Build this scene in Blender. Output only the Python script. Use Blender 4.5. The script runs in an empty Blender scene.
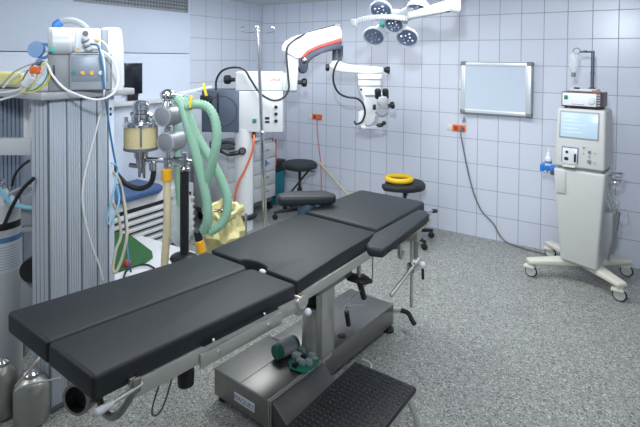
import bpy, bmesh, math, random
from mathutils import Vector as V, Matrix as M
random.seed(4)
PI = math.pi
COL = bpy.context.scene.collection
scene = bpy.context.scene

# ------------------------------------------------------------------ camera
F, PX, PY = 493.7, 320.0, 69.49
PITCH, ROLL, YAW = -.0246, -.0069, -.5711
CAM = V((4.1415, -5.0363, 1.802))
fw = V((math.sin(YAW)*math.cos(PITCH), math.cos(YAW)*math.cos(PITCH), math.sin(PITCH)))
rt0 = V((math.cos(YAW), -math.sin(YAW), 0))
dn0 = fw.cross(rt0)
rt = rt0*math.cos(ROLL) + dn0*math.sin(ROLL)
dn = -rt0*math.sin(ROLL) + dn0*math.cos(ROLL)
cd = bpy.data.cameras.new('camera'); cam = bpy.data.objects.new('camera', cd); COL.objects.link(cam)
up, bk = -dn, -fw
cam.matrix_world = M(((rt.x, up.x, bk.x, CAM.x), (rt.y, up.y, bk.y, CAM.y), (rt.z, up.z, bk.z, CAM.z), (0, 0, 0, 1)))
cd.sensor_width = 36; cd.lens = F/640*36
cd.shift_x = (320-PX)/640; cd.shift_y = (PY-213.5)/640
cd.clip_start = .05
scene.camera = cam

def ray(x, y): return rt*((x-PX)/F) + dn*((y-PY)/F) + fw
def D(x, y, d): return CAM + ray(x, y)*d                    # survey points of the room: distance d
def Xp(x, y, X): r = ray(x, y); return CAM + r*((X-CAM.x)/r.x)
def Yp(x, y, Y): r = ray(x, y); return CAM + r*((Y-CAM.y)/r.y)
def Zp(x, y, Z): r = ray(x, y); return CAM + r*((Z-CAM.z)/r.z)

# ------------------------------------------------------------------ materials
def nodes(name):
    m = bpy.data.materials.new(name); m.use_nodes = True
    nt = m.node_tree; b = nt.nodes['Principled BSDF']
    return m, nt, b
def mat(name, col, rough=.5, metal=0, var=.05, scale=14, bump=0, bscale=200, alpha=1, trans=0, emit=None, estr=0, coat=0, spec=.5, stretch=None):
    m, nt, b = nodes(name)
    tc = nt.nodes.new('ShaderNodeTexCoord')
    n = nt.nodes.new('ShaderNodeTexNoise'); n.inputs['Scale'].default_value = scale; n.inputs['Detail'].default_value = 3
    if stretch:
        mp = nt.nodes.new('ShaderNodeMapping'); mp.inputs['Scale'].default_value = stretch
        nt.links.new(tc.outputs['Object'], mp.inputs[0]); nt.links.new(mp.outputs[0], n.inputs['Vector'])
    else: nt.links.new(tc.outputs['Object'], n.inputs['Vector'])
    mx = nt.nodes.new('ShaderNodeMix'); mx.data_type = 'RGBA'
    a = [max(0, c*(1-var)) for c in col]; c2 = [min(1, c*(1+var)) for c in col]
    mx.inputs[6].default_value = (*a, 1); mx.inputs[7].default_value = (*c2, 1)
    nt.links.new(n.outputs['Fac'], mx.inputs[0]); nt.links.new(mx.outputs[2], b.inputs['Base Color'])
    b.inputs['Roughness'].default_value = rough; b.inputs['Metallic'].default_value = metal
    b.inputs['Alpha'].default_value = alpha; b.inputs['Transmission Weight'].default_value = trans
    b.inputs['Specular IOR Level'].default_value = spec
    if coat: b.inputs['Coat Weight'].default_value = coat; b.inputs['Coat Roughness'].default_value = .1
    if emit: b.inputs['Emission Color'].default_value = (*emit, 1); b.inputs['Emission Strength'].default_value = estr
    if bump:
        n2 = nt.nodes.new('ShaderNodeTexNoise'); n2.inputs['Scale'].default_value = bscale
        nt.links.new(tc.outputs['Object'], n2.inputs['Vector'])
        bp = nt.nodes.new('ShaderNodeBump'); bp.inputs['Strength'].default_value = bump; bp.inputs['Distance'].default_value = .002
        nt.links.new(n2.outputs['Fac'], bp.inputs['Height']); nt.links.new(bp.outputs[0], b.inputs['Normal'])
    return m
def tile(name, axis, w, h, ox, oz, col, grout):
    m, nt, b = nodes(name)
    tc = nt.nodes.new('ShaderNodeTexCoord'); sp = nt.nodes.new('ShaderNodeSeparateXYZ'); cb = nt.nodes.new('ShaderNodeCombineXYZ')
    nt.links.new(tc.outputs['Object'], sp.inputs[0])
    nt.links.new(sp.outputs[axis], cb.inputs[0]); nt.links.new(sp.outputs[2], cb.inputs[1])
    mp = nt.nodes.new('ShaderNodeMapping'); mp.inputs['Location'].default_value = (ox, oz, 0)
    nt.links.new(cb.outputs[0], mp.inputs[0])
    br = nt.nodes.new('ShaderNodeTexBrick'); br.offset = 0; br.squash = 1
    br.inputs['Scale'].default_value = 1; br.inputs['Brick Width'].default_value = w; br.inputs['Row Height'].default_value = h
    br.inputs['Mortar Size'].default_value = .0032; br.inputs['Mortar Smooth'].default_value = .25; br.inputs['Bias'].default_value = 0
    br.inputs['Color1'].default_value = (*col, 1); br.inputs['Color2'].default_value = (*[c*.975 for c in col], 1); br.inputs['Mortar'].default_value = (*grout, 1)
    nt.links.new(mp.outputs[0], br.inputs['Vector'])
    nt.links.new(br.outputs['Color'], b.inputs['Base Color'])
    b.inputs['Roughness'].default_value = .28
    mr = nt.nodes.new('ShaderNodeMapRange'); mr.inputs['To Min'].default_value = .25; mr.inputs['To Max'].default_value = .8
    nt.links.new(br.outputs['Fac'], mr.inputs[0]); nt.links.new(mr.outputs[0], b.inputs['Roughness'])
    bp = nt.nodes.new('ShaderNodeBump'); bp.invert = True; bp.inputs['Strength'].default_value = .35; bp.inputs['Distance'].default_value = .002
    nt.links.new(br.outputs['Fac'], bp.inputs['Height']); nt.links.new(bp.outputs[0], b.inputs['Normal'])
    return m
def floor_mat():
    m, nt, b = nodes('speckled_vinyl')
    tc = nt.nodes.new('ShaderNodeTexCoord')
    cols = []
    vo = nt.nodes.new('ShaderNodeTexVoronoi'); vo.inputs['Scale'].default_value = 150
    nt.links.new(tc.outputs['Object'], vo.inputs['Vector'])
    sp = nt.nodes.new('ShaderNodeSeparateColor'); nt.links.new(vo.outputs['Color'], sp.inputs[0])
    rp = nt.nodes.new('ShaderNodeValToRGB'); rp.color_ramp.interpolation = 'CONSTANT'
    e = rp.color_ramp.elements
    e[0].position = 0; e[0].color = (.10, .103, .096, 1)
    e[1].position = .12; e[1].color = (.25, .258, .24, 1)
    for p, c in ((.40, (.325, .332, .312)), (.76, (.395, .402, .38)), (.92, (.60, .605, .575))):
        q = e.new(p); q.color = (*c, 1)
    nt.links.new(sp.outputs[0], rp.inputs[0])
    nt.links.new(rp.outputs[0], b.inputs['Base Color'])
    b.inputs['Roughness'].default_value = .42
    return m
WHITE = mat('white_enamel', (.66, .675, .69), .35, var=.02)
SCOPEW = mat('white_lacquer', (.68, .70, .715), .3, var=.015)
PANEL = mat('pale_panel', (.68, .745, .865), .4, var=.015)
CREAM = mat('cream_plastic', (.74, .72, .62), .45, var=.03)
MACH = mat('warm_white_plastic', (.60, .605, .58), .45, var=.02)
GREYP = mat('grey_plastic', (.22, .23, .245), .45, var=.04)
LGREY = mat('light_grey_plastic', (.33, .35, .37), .45, var=.04)
BLACK = mat('black_plastic', (.012, .013, .015), .4, var=.2)
LEATH = mat('black_vinyl_pad', (.013, .017, .021), .52, var=.12, scale=9, bump=.12, bscale=320, spec=.45)
RUB = mat('black_rubber', (.015, .017, .020), .5, var=.2)
STEEL = mat('brushed_steel', (.60, .59, .55), .34, .8, var=.10, scale=60, stretch=(1, 1, 12))
BASES = mat('dull_steel', (.31, .305, .29), .36, 1, var=.12, scale=40, stretch=(1, 14, 1))
CHROME = mat('chrome', (.72, .73, .75), .12, 1, var=.03)
ALU = mat('anodised_aluminium', (.56, .60, .65), .42, .15, var=.012, scale=70, stretch=(1, 1, .03))
DARKALU = mat('dark_groove', (.16, .18, .20), .5, .3, var=.1)
BLUEBOX = mat('slate_blue_panel', (.075, .095, .14), .4, var=.08)
NAVY = mat('navy_cover', (.05, .11, .26), .5, var=.08)
POST = mat('blue_grey_enamel', (.06, .09, .14), .4, var=.08)
RED = mat('red_stripe', (.70, .07, .05), .4, var=.05)
ORANGE = mat('orange_plastic', (.85, .16, .03), .45, var=.06)
ORCABLE = mat('orange_cable', (.75, .17, .08), .5, var=.05)
REDCABLE = mat('pale_red_cable', (.62, .22, .20), .5, var=.05)
YELLOW = mat('yellow_foam', (.85, .55, .02), .55, var=.05, bump=.2)
YELP = mat('yellow_plastic', (.86, .62, .03), .4, var=.04)
AMBER = mat('amber_connector', (.85, .42, .02), .4, var=.05)
GRAN = mat('soda_lime_granules', (.66, .55, .30), .7, var=.30, scale=160, bump=.6, bscale=260)
HOSE = mat('pale_green_hose', (.27, .47, .34), .4, var=.05)
TANHOSE = mat('cream_hose', (.70, .60, .38), .45, var=.08)
BEIGEC = mat('beige_tubing', (.58, .52, .40), .45, var=.06)
WCABLE = mat('white_cable', (.82, .82, .82), .4, var=.02)
GCABLE = mat('grey_cable', (.45, .46, .47), .45, var=.03)
DGCABLE = mat('dark_grey_cable', (.16, .17, .17), .45, var=.05)
BLUEC = mat('blue_tubing', (.035, .17, .34), .4, var=.05)
LBLUEC = mat('light_blue_tubing', (.30, .60, .75), .35, var=.05)
YCABLE = mat('yellow_cable', (.80, .66, .08), .4, var=.04)
GRNC = mat('green_cable', (.08, .42, .20), .4, var=.04)
BAGY = mat('yellow_bag_film', (.78, .70, .33), .3, var=.25, scale=16, bump=1.0, bscale=25)
CLOTHY = mat('pale_yellow_cloth', (.72, .68, .28), .7, var=.10, bump=.4, bscale=30)
CLEAR = mat('clear_bag_film', (.74, .80, .80), .3, var=.05, alpha=.55)
GREEN = mat('green_baize', (.03, .13, .04), .85, var=.25, bump=.4, bscale=300)
PCB = mat('circuit_green', (.02, .17, .11), .45, var=.25, scale=50)
TEAL = mat('teal_plastic', (.01, .20, .24), .45, var=.06)
SKY = mat('blue_plastic', (.03, .20, .62), .4, var=.05)
PBLUE = mat('translucent_blue', (.20, .38, .66), .3, var=.08)
SCREEN = mat('lcd_screen', (.42, .53, .62), .2, var=.04, emit=(.55, .76, .92), estr=.18)
OPAL = mat('opal_glass', (.60, .68, .78), .18, var=.02, coat=.4)
LGLASS = mat('lamp_reflector', (.26, .33, .50), .12, .6, var=.3, scale=40)
BLACKSCR = mat('black_glass', (.012, .016, .026), .15, var=.1)
GLASS = mat('clear_glass', (.85, .9, .93), .08, var=.02, alpha=.35)
LABELW = mat('label_paper', (.75, .78, .82), .5, var=.03)
LABELB = mat('label_blue', (.10, .25, .45), .5, var=.05)
TEXTG = mat('print_grey', (.30, .31, .33), .5, var=.05)
TEXTL = mat('etched_light', (.85, .85, .82), .5, var=.03)
TEAL2 = mat('green_tag', (.05, .45, .40), .45, var=.05)
WOOD = mat('pale_wood', (.72, .62, .38), .5, var=.08)
LEDG = mat('green_led_switch', (.02, .22, .10), .4, var=.1)
BOTTLEM = mat('satin_steel_can', (.42, .42, .385), .36, .75, var=.12, scale=20)
SHEET = mat('white_sheet', (.78, .80, .82), .6, var=.03)
CEIL = mat('ceiling_paint', (.66, .68, .70), .8, var=.02)
TILE_B = tile('tile_back', 0, .2, .25, 0, .015, (.70, .735, .83), (.30, .33, .40))
TILE_L = tile('tile_left', 1, .25, .25, .0, -.01, (.66, .70, .79), (.31, .34, .40))
TILE_R = tile('tile_plain', 1, .2, .25, 0, .015, (.70, .735, .83), (.30, .33, .40))
FLOORM = floor_mat()

# ------------------------------------------------------------------ mesh builder
def spline(pts, n=8):
    pts = [V(p) for p in pts]
    if len(pts) < 3: return pts
    out = []
    for i in range(len(pts)-1):
        p0 = pts[i-1] if i else pts[0]*2-pts[1]
        p1, p2 = pts[i], pts[i+1]
        p3 = pts[i+2] if i+2 < len(pts) else pts[-1]*2-pts[-2]
        for k in range(n):
            t = k/n
            out.append(.5*((2*p1) + (p2-p0)*t + (2*p0-5*p1+4*p2-p3)*t*t + (3*p1-p0-3*p2+p3)*t**3))
    out.append(pts[-1]); return out
class MB:
    def __init__(s): s.bm = bmesh.new()
    def _bev(s, fs, bev, seg):
        if bev:
            es = list({e for f in fs for e in f.edges})
            bmesh.ops.bevel(s.bm, geom=es, offset=bev, segments=seg, affect='EDGES', profile=.5, clamp_overlap=True)
    def box(s, a, b, bev=0, seg=2, mat=None):
        x0, y0, z0 = a; x1, y1, z1 = b
        return s.hexa([(x0, y0, z0), (x1, y0, z0), (x1, y1, z0), (x0, y1, z0), (x0, y0, z1), (x1, y0, z1), (x1, y1, z1), (x0, y1, z1)], bev, seg, mat)
    def hexa(s, p, bev=0, seg=2, mat=None):
        v = [s.bm.verts.new(mat @ V(q) if mat else V(q)) for q in p]
        fs = [s.bm.faces.new([v[i] for i in f]) for f in ((0, 3, 2, 1), (4, 5, 6, 7), (0, 1, 5, 4), (1, 2, 6, 5), (2, 3, 7, 6), (3, 0, 4, 7))]
        bmesh.ops.recalc_face_normals(s.bm, faces=fs)
        s._bev(fs, bev, seg); return s
    def prism(s, poly, ext, bev=0, seg=2, mat=None):
        ext = V(ext); a = [s.bm.verts.new(mat @ V(p) if mat else V(p)) for p in poly]
        b = [s.bm.verts.new(mat @ (V(p)+ext) if mat else V(p)+ext) for p in poly]
        n = len(poly); fs = [s.bm.faces.new(a[::-1]), s.bm.faces.new(b)]
        for i in range(n): fs.append(s.bm.faces.new((a[i], a[(i+1) % n], b[(i+1) % n], b[i])))
        bmesh.ops.recalc_face_normals(s.bm, faces=fs)
        s._bev(fs, bev, seg); return s
    def frame(s, d):
        d = V(d).normalized(); a = V((0, 0, 1)) if abs(d.z) < .95 else V((1, 0, 0))
        u = a.cross(d).normalized(); return u, d.cross(u)
    def lathe(s, c, prof, axis=(0, 0, 1), n=24, cap=True):
        c = V(c); ax = V(axis).normalized(); u, w = s.frame(ax); rings = []
        for r, z in prof:
            rings.append([s.bm.verts.new(c + ax*z + (u*math.cos(2*PI*k/n) + w*math.sin(2*PI*k/n))*max(r, 1e-4)) for k in range(n)])
        fs = []
        for a, b in zip(rings, rings[1:]):
            for k in range(n): fs.append(s.bm.faces.new((a[k], a[(k+1) % n], b[(k+1) % n], b[k])))
        if cap: fs.append(s.bm.faces.new(rings[0][::-1])); fs.append(s.bm.faces.new(rings[-1]))
        bmesh.ops.recalc_face_normals(s.bm, faces=fs); return s
    def cyl(s, a, b, r, r2=None, n=20):
        a, b = V(a), V(b); L = (b-a).length; r2 = r if r2 is None else r2
        return s.lathe(a, [(r, 0), (r2, L)], b-a, n)
    def rod(s, a, b, r, bev=None, n=20):
        a, b = V(a), V(b); L = (b-a).length; e = min(bev or r*.3, L/3)
        return s.lathe(a, [(r-e, 0), (r, e), (r, L-e), (r-e, L)], b-a, n)
    def tube(s, pts, r, n=10, k=8, smooth=True, ribs=None):
        P = spline(pts, k) if smooth else [V(p) for p in pts]
        if ribs:
            Q = [P[0]]; 
            for a, b in zip(P, P[1:]):
                m = max(1, int((b-a).length/ribs))
                Q += [a.lerp(b, (i+1)/m) for i in range(m)]
            P = Q
        u = None; rings = []
        for i, p in enumerate(P):
            d = (P[min(i+1, len(P)-1)] - P[max(i-1, 0)]).normalized()
            if u is None: u, w = s.frame(d)
            else:
                u = (u - d*u.dot(d)).normalized(); w = d.cross(u)
            rr = r*(1.12 if ribs and i % 2 else 1)
            rings.append([s.bm.verts.new(p + (u*math.cos(2*PI*j/n) + w*math.sin(2*PI*j/n))*rr) for j in range(n)])
        fs = []
        for a, b in zip(rings, rings[1:]):
            for j in range(n): fs.append(s.bm.faces.new((a[j], a[(j+1) % n], b[(j+1) % n], b[j])))
        fs.append(s.bm.faces.new(rings[0][::-1])); fs.append(s.bm.faces.new(rings[-1]))
        bmesh.ops.recalc_face_normals(s.bm, faces=fs); return s
    def ball(s, c, r, sc=(1, 1, 1), n=16, mat=None):
        m = M.Translation(V(c)) @ M.Diagonal((*[r*q for q in sc], 1))
        if mat: m = mat @ m
        bmesh.ops.create_uvsphere(s.bm, u_segments=n, v_segments=n//2+2, radius=1, matrix=m); return s
    def torus(s, c, R, r, axis=(0, 0, 1), n=32, k=12, sy=1, arc=None):
        c = V(c); ax = V(axis).normalized(); u, w = s.frame(ax); rings = []
        for i in range(n):
            a = 2*PI*i/n; d = u*math.cos(a) + w*math.sin(a)*1
            e = u*math.cos(a) + w*math.sin(a)*sy
            rings.append([s.bm.verts.new(c + e*R + (d*math.cos(2*PI*j/k) + ax*math.sin(2*PI*j/k))*r) for j in range(k)])
        fs = []
        for i in range(n):
            a, b = rings[i], rings[(i+1) % n]
            for j in range(k): fs.append(s.bm.faces.new((a[j], b[j], b[(j+1) % k], a[(j+1) % k])))
        bmesh.ops.recalc_face_normals(s.bm, faces=fs); return s

WM = {}
def thing(name, label, cat, loc=(0, 0, 0), rotz=0, group=None):
    o = bpy.data.objects.new(name, None); COL.objects.link(o); o.empty_display_size = .1
    o.location = loc; o.rotation_euler = (0, 0, rotz); o['label'] = label; o['category'] = cat
    if group: o['group'] = group
    WM[o.name] = M.Translation(V(loc)) @ M.Rotation(rotz, 4, 'Z'); return o
def link(name, mb, mt, parent, mtx, ang=35):
    me = bpy.data.meshes.new(name)
    if mtx is not None: bmesh.ops.transform(mb.bm, matrix=mtx, verts=mb.bm.verts)
    mb.bm.to_mesh(me); mb.bm.free()
    me.polygons.foreach_set('use_smooth', [True]*len(me.polygons)); me.set_sharp_from_angle(angle=math.radians(ang))
    me.materials.append(mt)
    o = bpy.data.objects.new(name, me); COL.objects.link(o)
    if parent: o.parent = parent
    return o
def part(parent, name, mb, mt, label=None, local=False, ang=35):
    root = parent
    while root.parent: root = root.parent
    o = link(name, mb, mt, parent, None if local else WM[root.name].inverted(), ang)
    if label: o['label'] = label
    return o
def solo(name, mb, mt, label, cat, group=None, ang=35):
    bb = [v.co for v in mb.bm.verts]
    c = V(((min(v.x for v in bb)+max(v.x for v in bb))/2, (min(v.y for v in bb)+max(v.y for v in bb))/2, min(v.z for v in bb)))
    o = link(name, mb, mt, None, M.Translation(-c), ang); o.location = c
    WM[o.name] = M.Translation(c)
    o['label'] = label; o['category'] = cat
    if group: o['group'] = group
    return o
def struct(name, mb, mt):
    o = link(name, mb, mt, None, None); o['kind'] = 'structure'; return o
def text(parent, name, body, size, mtx, mt, depth=.0006):
    c = bpy.data.curves.new(name, 'FONT'); c.body = body; c.size = size; c.extrude = depth; c.align_x = 'CENTER'; c.align_y = 'CENTER'
    t = bpy.data.objects.new(name, c); COL.objects.link(t)
    dg = bpy.context.evaluated_depsgraph_get(); me = bpy.data.meshes.new_from_object(t.evaluated_get(dg))
    bpy.data.objects.remove(t); bpy.data.curves.remove(c)
    me.transform(mtx); me.materials.clear(); me.materials.append(mt); me.name = name
    o = bpy.data.objects.new(name, me); COL.objects.link(o); o.parent = parent; return o
def copy_tree(o, parent=None):
    c = o.copy(); COL.objects.link(c)
    if parent: c.parent = parent
    for ch in o.children: copy_tree(ch, c)
    return c
def basis(o, x, y, z): 
    o, x, y, z = V(o), V(x), V(y), V(z)
    return M(((x.x, y.x, z.x, o.x), (x.y, y.y, z.y, o.y), (x.z, y.z, z.z, o.z), (0, 0, 0, 1)))

# ------------------------------------------------------------------ the room
RX, RY, H = 5.5, -6.6, 2.475
struct('floor', MB().box((-.1, RY-.1, -.1), (RX+.1, .1, 0)), FLOORM)
struct('ceiling', MB().box((-.1, RY-.1, H), (RX+.1, .1, H+.1)), CEIL)
struct('wall_back', MB().box((-.1, 0, 0), (RX+.1, .1, H)), TILE_B)
struct('wall_left', MB().box((-.1, RY, 0), (0, 0, H)), TILE_L)
struct('wall_right', MB().box((RX, RY, 0), (RX+.1, 0, H)), TILE_R)
struct('wall_front', MB().box((-.1, RY-.1, 0), (RX+.1, RY, H)), TILE_R)
# pale panelling in front of the left wall
p = MB(); p.box((.001, -5.4, 1.835), (.055, -1.285, H-.001), .003); struct('trim_1', p, PANEL)
p = MB(); p.box((.001, -5.4, 0.001), (.055, -1.285, 1.828), .003); struct('trim_2', p, PANEL)
p = MB(); p.box((.055, -3.0, 1.335), (.13, -1.29, 1.375), .004); struct('trim_3', p, WHITE)

t = thing('ventilation_grille', 'grey louvred ventilation grille at the top of the pale panelling', 'grille', (.06, -1.9, 2.27))
part(t, 'grille_frame', MB().box((.056, -2.6, 2.27), (.075, -1.33, 2.285)).box((.056, -2.6, 2.45), (.075, -1.33, 2.465)).box((.056, -1.345, 2.285), (.075, -1.33, 2.45)), LGREY)
for k in range(5):
    z = 2.297+k*.034
    part(t, 'slat', MB().box((.057, -2.59, z), (.082, -1.346, z+.016), .002), GREYP)
fin = MB()
for k in range(34): fin.box((.0565, -2.58+k*.0365, 2.285), (.066, -2.565+k*.0365, 2.45))
part(t, 'fins', fin, LGREY)

# ------------------------------------------------------------------ operating table
TO = V((2.505, -4.15, 0)); TA = math.radians(-4.5)
T = thing('operating_table', 'long operating table with black pads on a stainless steel column and base', 'operating table', TO, TA)
def pad(poly, z0, dz, thick, bev=.022, seg=4):
    # poly: (u, v, ztop)
    b = MB(); b.prism([(u, v, z-thick) for u, v, z in poly], (0, 0, thick), bev, seg); return b
def slab(pts, thick, bev=.02, seg=4):
    return MB().prism([(u, v, z-thick) for u, v, z in pts], (0, 0, thick), bev, seg)
zf, zk = .852, .787
part(T, 'leg_pad', slab([(.014, -.014, zf), (.304, -.014, zf), (.300, .925, zk), (.035, .925, zk), (.014, .90, zk+.002)], .08, .015), LEATH, local=True)
part(T, 'leg_pad', slab([(-.312, -.014, zf), (.010, -.014, zf), (.010, .90, zk+.002), (-.02, .925, zk), (-.302, .925, zk)], .08, .015), LEATH, local=True)
# seat pad with the rounded notch at its leg edge
seat = [(-.29, .935, .795)]
for k in range(9):
    a = PI*(1-k/8); seat.append((.012+.092*math.cos(a), .935+.04*math.sin(a), .797))
seat += [(.297, .935, .795), (.285, 1.30, .808), (.277, 1.665, .81), (-.275, 1.665, .81), (-.283, 1.30, .808)]
part(T, 'seat_pad', slab(seat, .08, .016), LEATH, local=True)
back = [(-.272, 1.68, .822), (.272, 1.68, .822), (.272, 2.0, .825), (.255, 2.33, .82), (.235, 2.37, .818), (-.25, 2.355, .818), (-.272, 2.32, .82)]
part(T, 'back_pad', slab(back, .07, .018), LEATH, local=True)
# frame plates below the pads
part(T, 'notch_catch', MB().ball((.075, .944, .776), .014, (1.5, .8, .8)), WHITE, local=True)
part(T, 'leg_plate', MB().prism([(-.27, .03, .757), (.27, .03, .757), (.27, .92, .697), (-.27, .92, .697)], (0, 0, .009)), BASES, local=True)
part(T, 'seat_plate', MB().box((-.24, .94, .655), (.24, 1.66, .728), .006), BASES, local=True)
part(T, 'back_plate', MB().box((-.23, 1.68, .690), (.23, 2.36, .749), .006), BASES, local=True)
def railbar(v0, z0, v1, z1, h, u0=.288, th=.012):
    return MB().hexa([(u0, v0, z0-h), (u0+th, v0, z0-h), (u0+th, v1, z1-h), (u0, v1, z1-h), (u0, v0, z0), (u0+th, v0, z0), (u0+th, v1, z1), (u0, v1, z1)], .0025)
r = part(T, 'side_rail', railbar(.125, .776, .94, .727, .058, .302, .012), STEEL, local=True)
b = MB().hexa([(.314, .37, .690), (.326, .37, .690), (.326, .80, .668), (.314, .80, .668), (.314, .37, .742), (.326, .37, .742), (.326, .80, .720), (.314, .80, .720)], .003)
part(r, 'rail_plate', b, STEEL, local=True)
s = MB().hexa([(.306, .385, .7625), (.322, .385, .7625), (.322, .785, .7385), (.306, .785, .7385), (.306, .385, .7645), (.322, .385, .7645), (.322, .785, .7405), (.306, .785, .7405)])
part(r, 'rail_slot', s, BLACK, local=True)
for v, z in ((.45, .716), (.72, .700)): part(r, 'rail_screw', MB().lathe((.326, v, z), [(.009, 0), (.009, .003), (.005, .004)], (1, 0, 0), 12), CHROME, local=True)
for v, z in ((.43, .763), (.70, .747)): part(r, 'rail_pin', MB().ball((.318, v, z+.002), .008), CHROME, local=True)
part(T, 'side_rail', railbar(.965, .735, 1.66, .75, .05, .29), STEEL, local=True)
part(T, 'side_rail', railbar(1.70, .765, 2.36, .775, .042, .28), STEEL, local=True)
part(T, 'side_rail', railbar(.125, .776, .94, .727, .058, -.314), STEEL, local=True)
part(T, 'side_rail', railbar(.965, .735, 1.66, .75, .05, -.302), STEEL, local=True)
part(T, 'side_rail', railbar(1.70, .765, 2.36, .775, .042, -.292), STEEL, local=True)
h = part(T, 'hinge', MB().lathe((.27, .952, .70), [(.035, 0), (.035, .05), (.02, .056)], (1, 0, 0), 20).box((.28, .93, .64), (.312, .975, .725), .004), STEEL, local=True)
part(h, 'hinge_knob', MB().ball((.335, .965, .655), .017), WHITE, local=True)
part(h, 'brass_screw', MB().lathe((.31, .945, .735), [(.009, 0), (.009, .006), (.005, .009)], (1, 0, 0), 12), mat('brass', (.6, .48, .25), .3, 1), local=True)
part(T, 'hinge', MB().lathe((-.32, .952, .70), [(.02, 0), (.035, .006), (.035, .05)], (1, 0, 0), 20), STEEL, local=True)
# foot end: tube frame, release lever
ft = MB()
ft.tube([(.02, .16, .565), (.12, .13, .575), (.21, .12, .62), (.25, .16, .70)], .012)
part(T, 'foot_frame', ft, BASES, local=True)
ft = part(T, 'frame_tube', MB().lathe((-.012, .09, .590), [(.045, 0), (.055, 0), (.057, .004), (.057, .16), (.045, .17), (.045, .02), (.044, .0)], (-.40, 1, -.05), 28, cap=False), BASES, local=True)
part(ft, 'tube_shade', MB().cyl((-.025, .122, .5885), (-.062, .215, .584), .0445), BLACK, local=True)  # black plug painting the shade inside the open tube end
part(T, 'foot_bracket', MB().box((-.10, .12, .63), (.07, .26, .765), .006), BASES, local=True)
lv = part(T, 'release_lever', MB().cyl((.318, .04, .752), (.318, .14, .757), .0065), STEEL, local=True)
part(T, 'lever_bracket', MB().box((.30, .105, .738), (.322, .135, .785), .004).box((.290, .095, .772), (.318, .12, .792), .004), BASES, local=True)
part(lv, 'lever_grip', MB().lathe((.318, -.03, .75), [(.005, .012), (.011, .017), (.0125, .034), (.009, .066), (.007, .072)], (0, 1, .02), 16), WHITE, 'white lever grip', local=True)
kb = part(T, 'underside_knob', MB().lathe((.2, .40, .53), [(.016, .03), (.030, .04), (.032, .09), (.022, .115), (.018, .21)], (0, 0, 1), 18), BLACK, 'black knob under the leg pads', local=True)
part(kb, 'loop_wire', MB().tube([(.215, .34, .67), (.21, .30, .56), (.212, .265, .535), (.215, .245, .57), (.2, .30, .66), (.2, .33, .70)], .0035, 6), DGCABLE, local=True)
# telescopic column and base
cl = part(T, 'column', MB().lathe((.06, 1.385, .165), [(.088, 0), (.088, .02), (.078, .026), (.078, .28)], n=36), STEEL, local=True)
part(cl, 'column_sleeve', MB().lathe((.040, 1.375, .445), [(.060, 0), (.060, .22)], n=30), BLACK, 'black inner sleeve', local=True)
part(T, 'column_head', MB().box((.105, 1.32, .19), (.150, 1.44, .665), .010), STEEL, local=True)
part(T, 'column_head', MB().box((-.14, 1.22, .58), (.20, 1.54, .665), .015), BASES, local=True)
BA = math.radians(-1.3)
bt = M.Translation((.0, .938, 0)) @ M.Rotation(BA, 4, 'Z')
bs = MB()
bs.box((-.275, 0, .03), (.118, .40, .172), .008, 3, bt)
bs.box((-.235, .38, .04), (.118, 1.185, .172), .006, 2, bt)
base = part(T, 'base', bs, BASES, local=True)
part(base, 'base_seam', MB().box((-.078, .004, .172), (-.074, .395, .1726), 0, 1, bt).box((-.27, .398, .172), (.113, .402, .1728), 0, 1, bt), DARKALU, local=True)
part(base, 'pedal_trim', MB().box((.119, .0, .045), (.126, .42, .176), .002, 1, bt).box((.132, .0, .04), (.138, .42, .176), .002, 1, bt), STEEL, local=True)
part(base, 'pedal_cover', MB().hexa([(.140, .01, .02), (.25, .01, .02), (.25, .40, .02), (.140, .40, .02), (.140, .01, .170), (.25, .01, .085), (.25, .40, .085), (.140, .40, .170)], .004, 2, bt), mat('dark_steel', (.13, .13, .128), .4, .8), 'dark sloping pedal cover', local=True)
part(base, 'cover_cap', MB().lathe((.085, 1.60, .1725), [(.027, 0), (.027, .002), (.022, .004)], n=20), BLACK, local=True)
for u, v in ((-.24, .05), (.10, 1.15), (-.2, 1.15), (.1, .06)):
    part(base, 'foot', MB().lathe(bt @ V((u, v, 0)), [(.036, 0), (.036, .018), (.022, .022), (.018, .04)], n=18), RUB, local=True)
ped = part(base, 'brake_lever', MB().cyl(bt @ V((.10, 1.19, .125)), bt @ V((.13, 1.235, .12)), .02).ball(bt @ V((.13, 1.235, .12)), .022), STEEL, local=True)
part(ped, 'lever_grip', MB().tube([bt @ V(q) for q in ((.135, 1.235, .118), (.19, 1.245, .112), (.24, 1.21, .095), (.265, 1.195, .085))], .016, 12), BLACK, local=True)
pl = part(base, 'name_plate', MB().box((-.115, -.0025, .072), (.03, .001, .115), .001, 1, bt), LABELW, 'pale maker plate on the base', local=True)
text(pl, 'lettering', 'MAQUET', .034, bt @ basis((-.0425, -.003, .0935), (1, 0, 0), (0, 0, 1), (0, -1, 0)), TEXTG)
# hand crank hanging below the seat
ck = part(T, 'hand_crank', MB().tube([(.2, 1.663, .41), (.2, 1.655, .372), (.2, 1.48, .43), (.2, 1.477, .40)], .006, 8, smooth=False).cyl((.2, 1.60, .53), (.2, 1.60, .66), .012), STEEL, local=True)
part(ck, 'crank_knob', MB().prism([(.16, 1.53, .545), (.25, 1.56, .53), (.27, 1.64, .52), (.2, 1.66, .53), (.15, 1.6, .545)], (0, 0, .022), .006), BLACK, local=True)
part(ck, 'crank_grip', MB().rod((.2, 1.60, .535), (.2, 1.66, .405), .017), BLACK, local=True)
part(ck, 'crank_grip', MB().rod((.2, 1.478, .405), (.2, 1.50, .315), .014), BLACK, local=True)
part(T, 'brace_rod', MB().cyl((.2, 1.752, .495), (.2, 1.443, .433), .0045).cyl((.2, 1.752, .495), (.2, 1.752, .69), .0045), STEEL, local=True)
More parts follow.
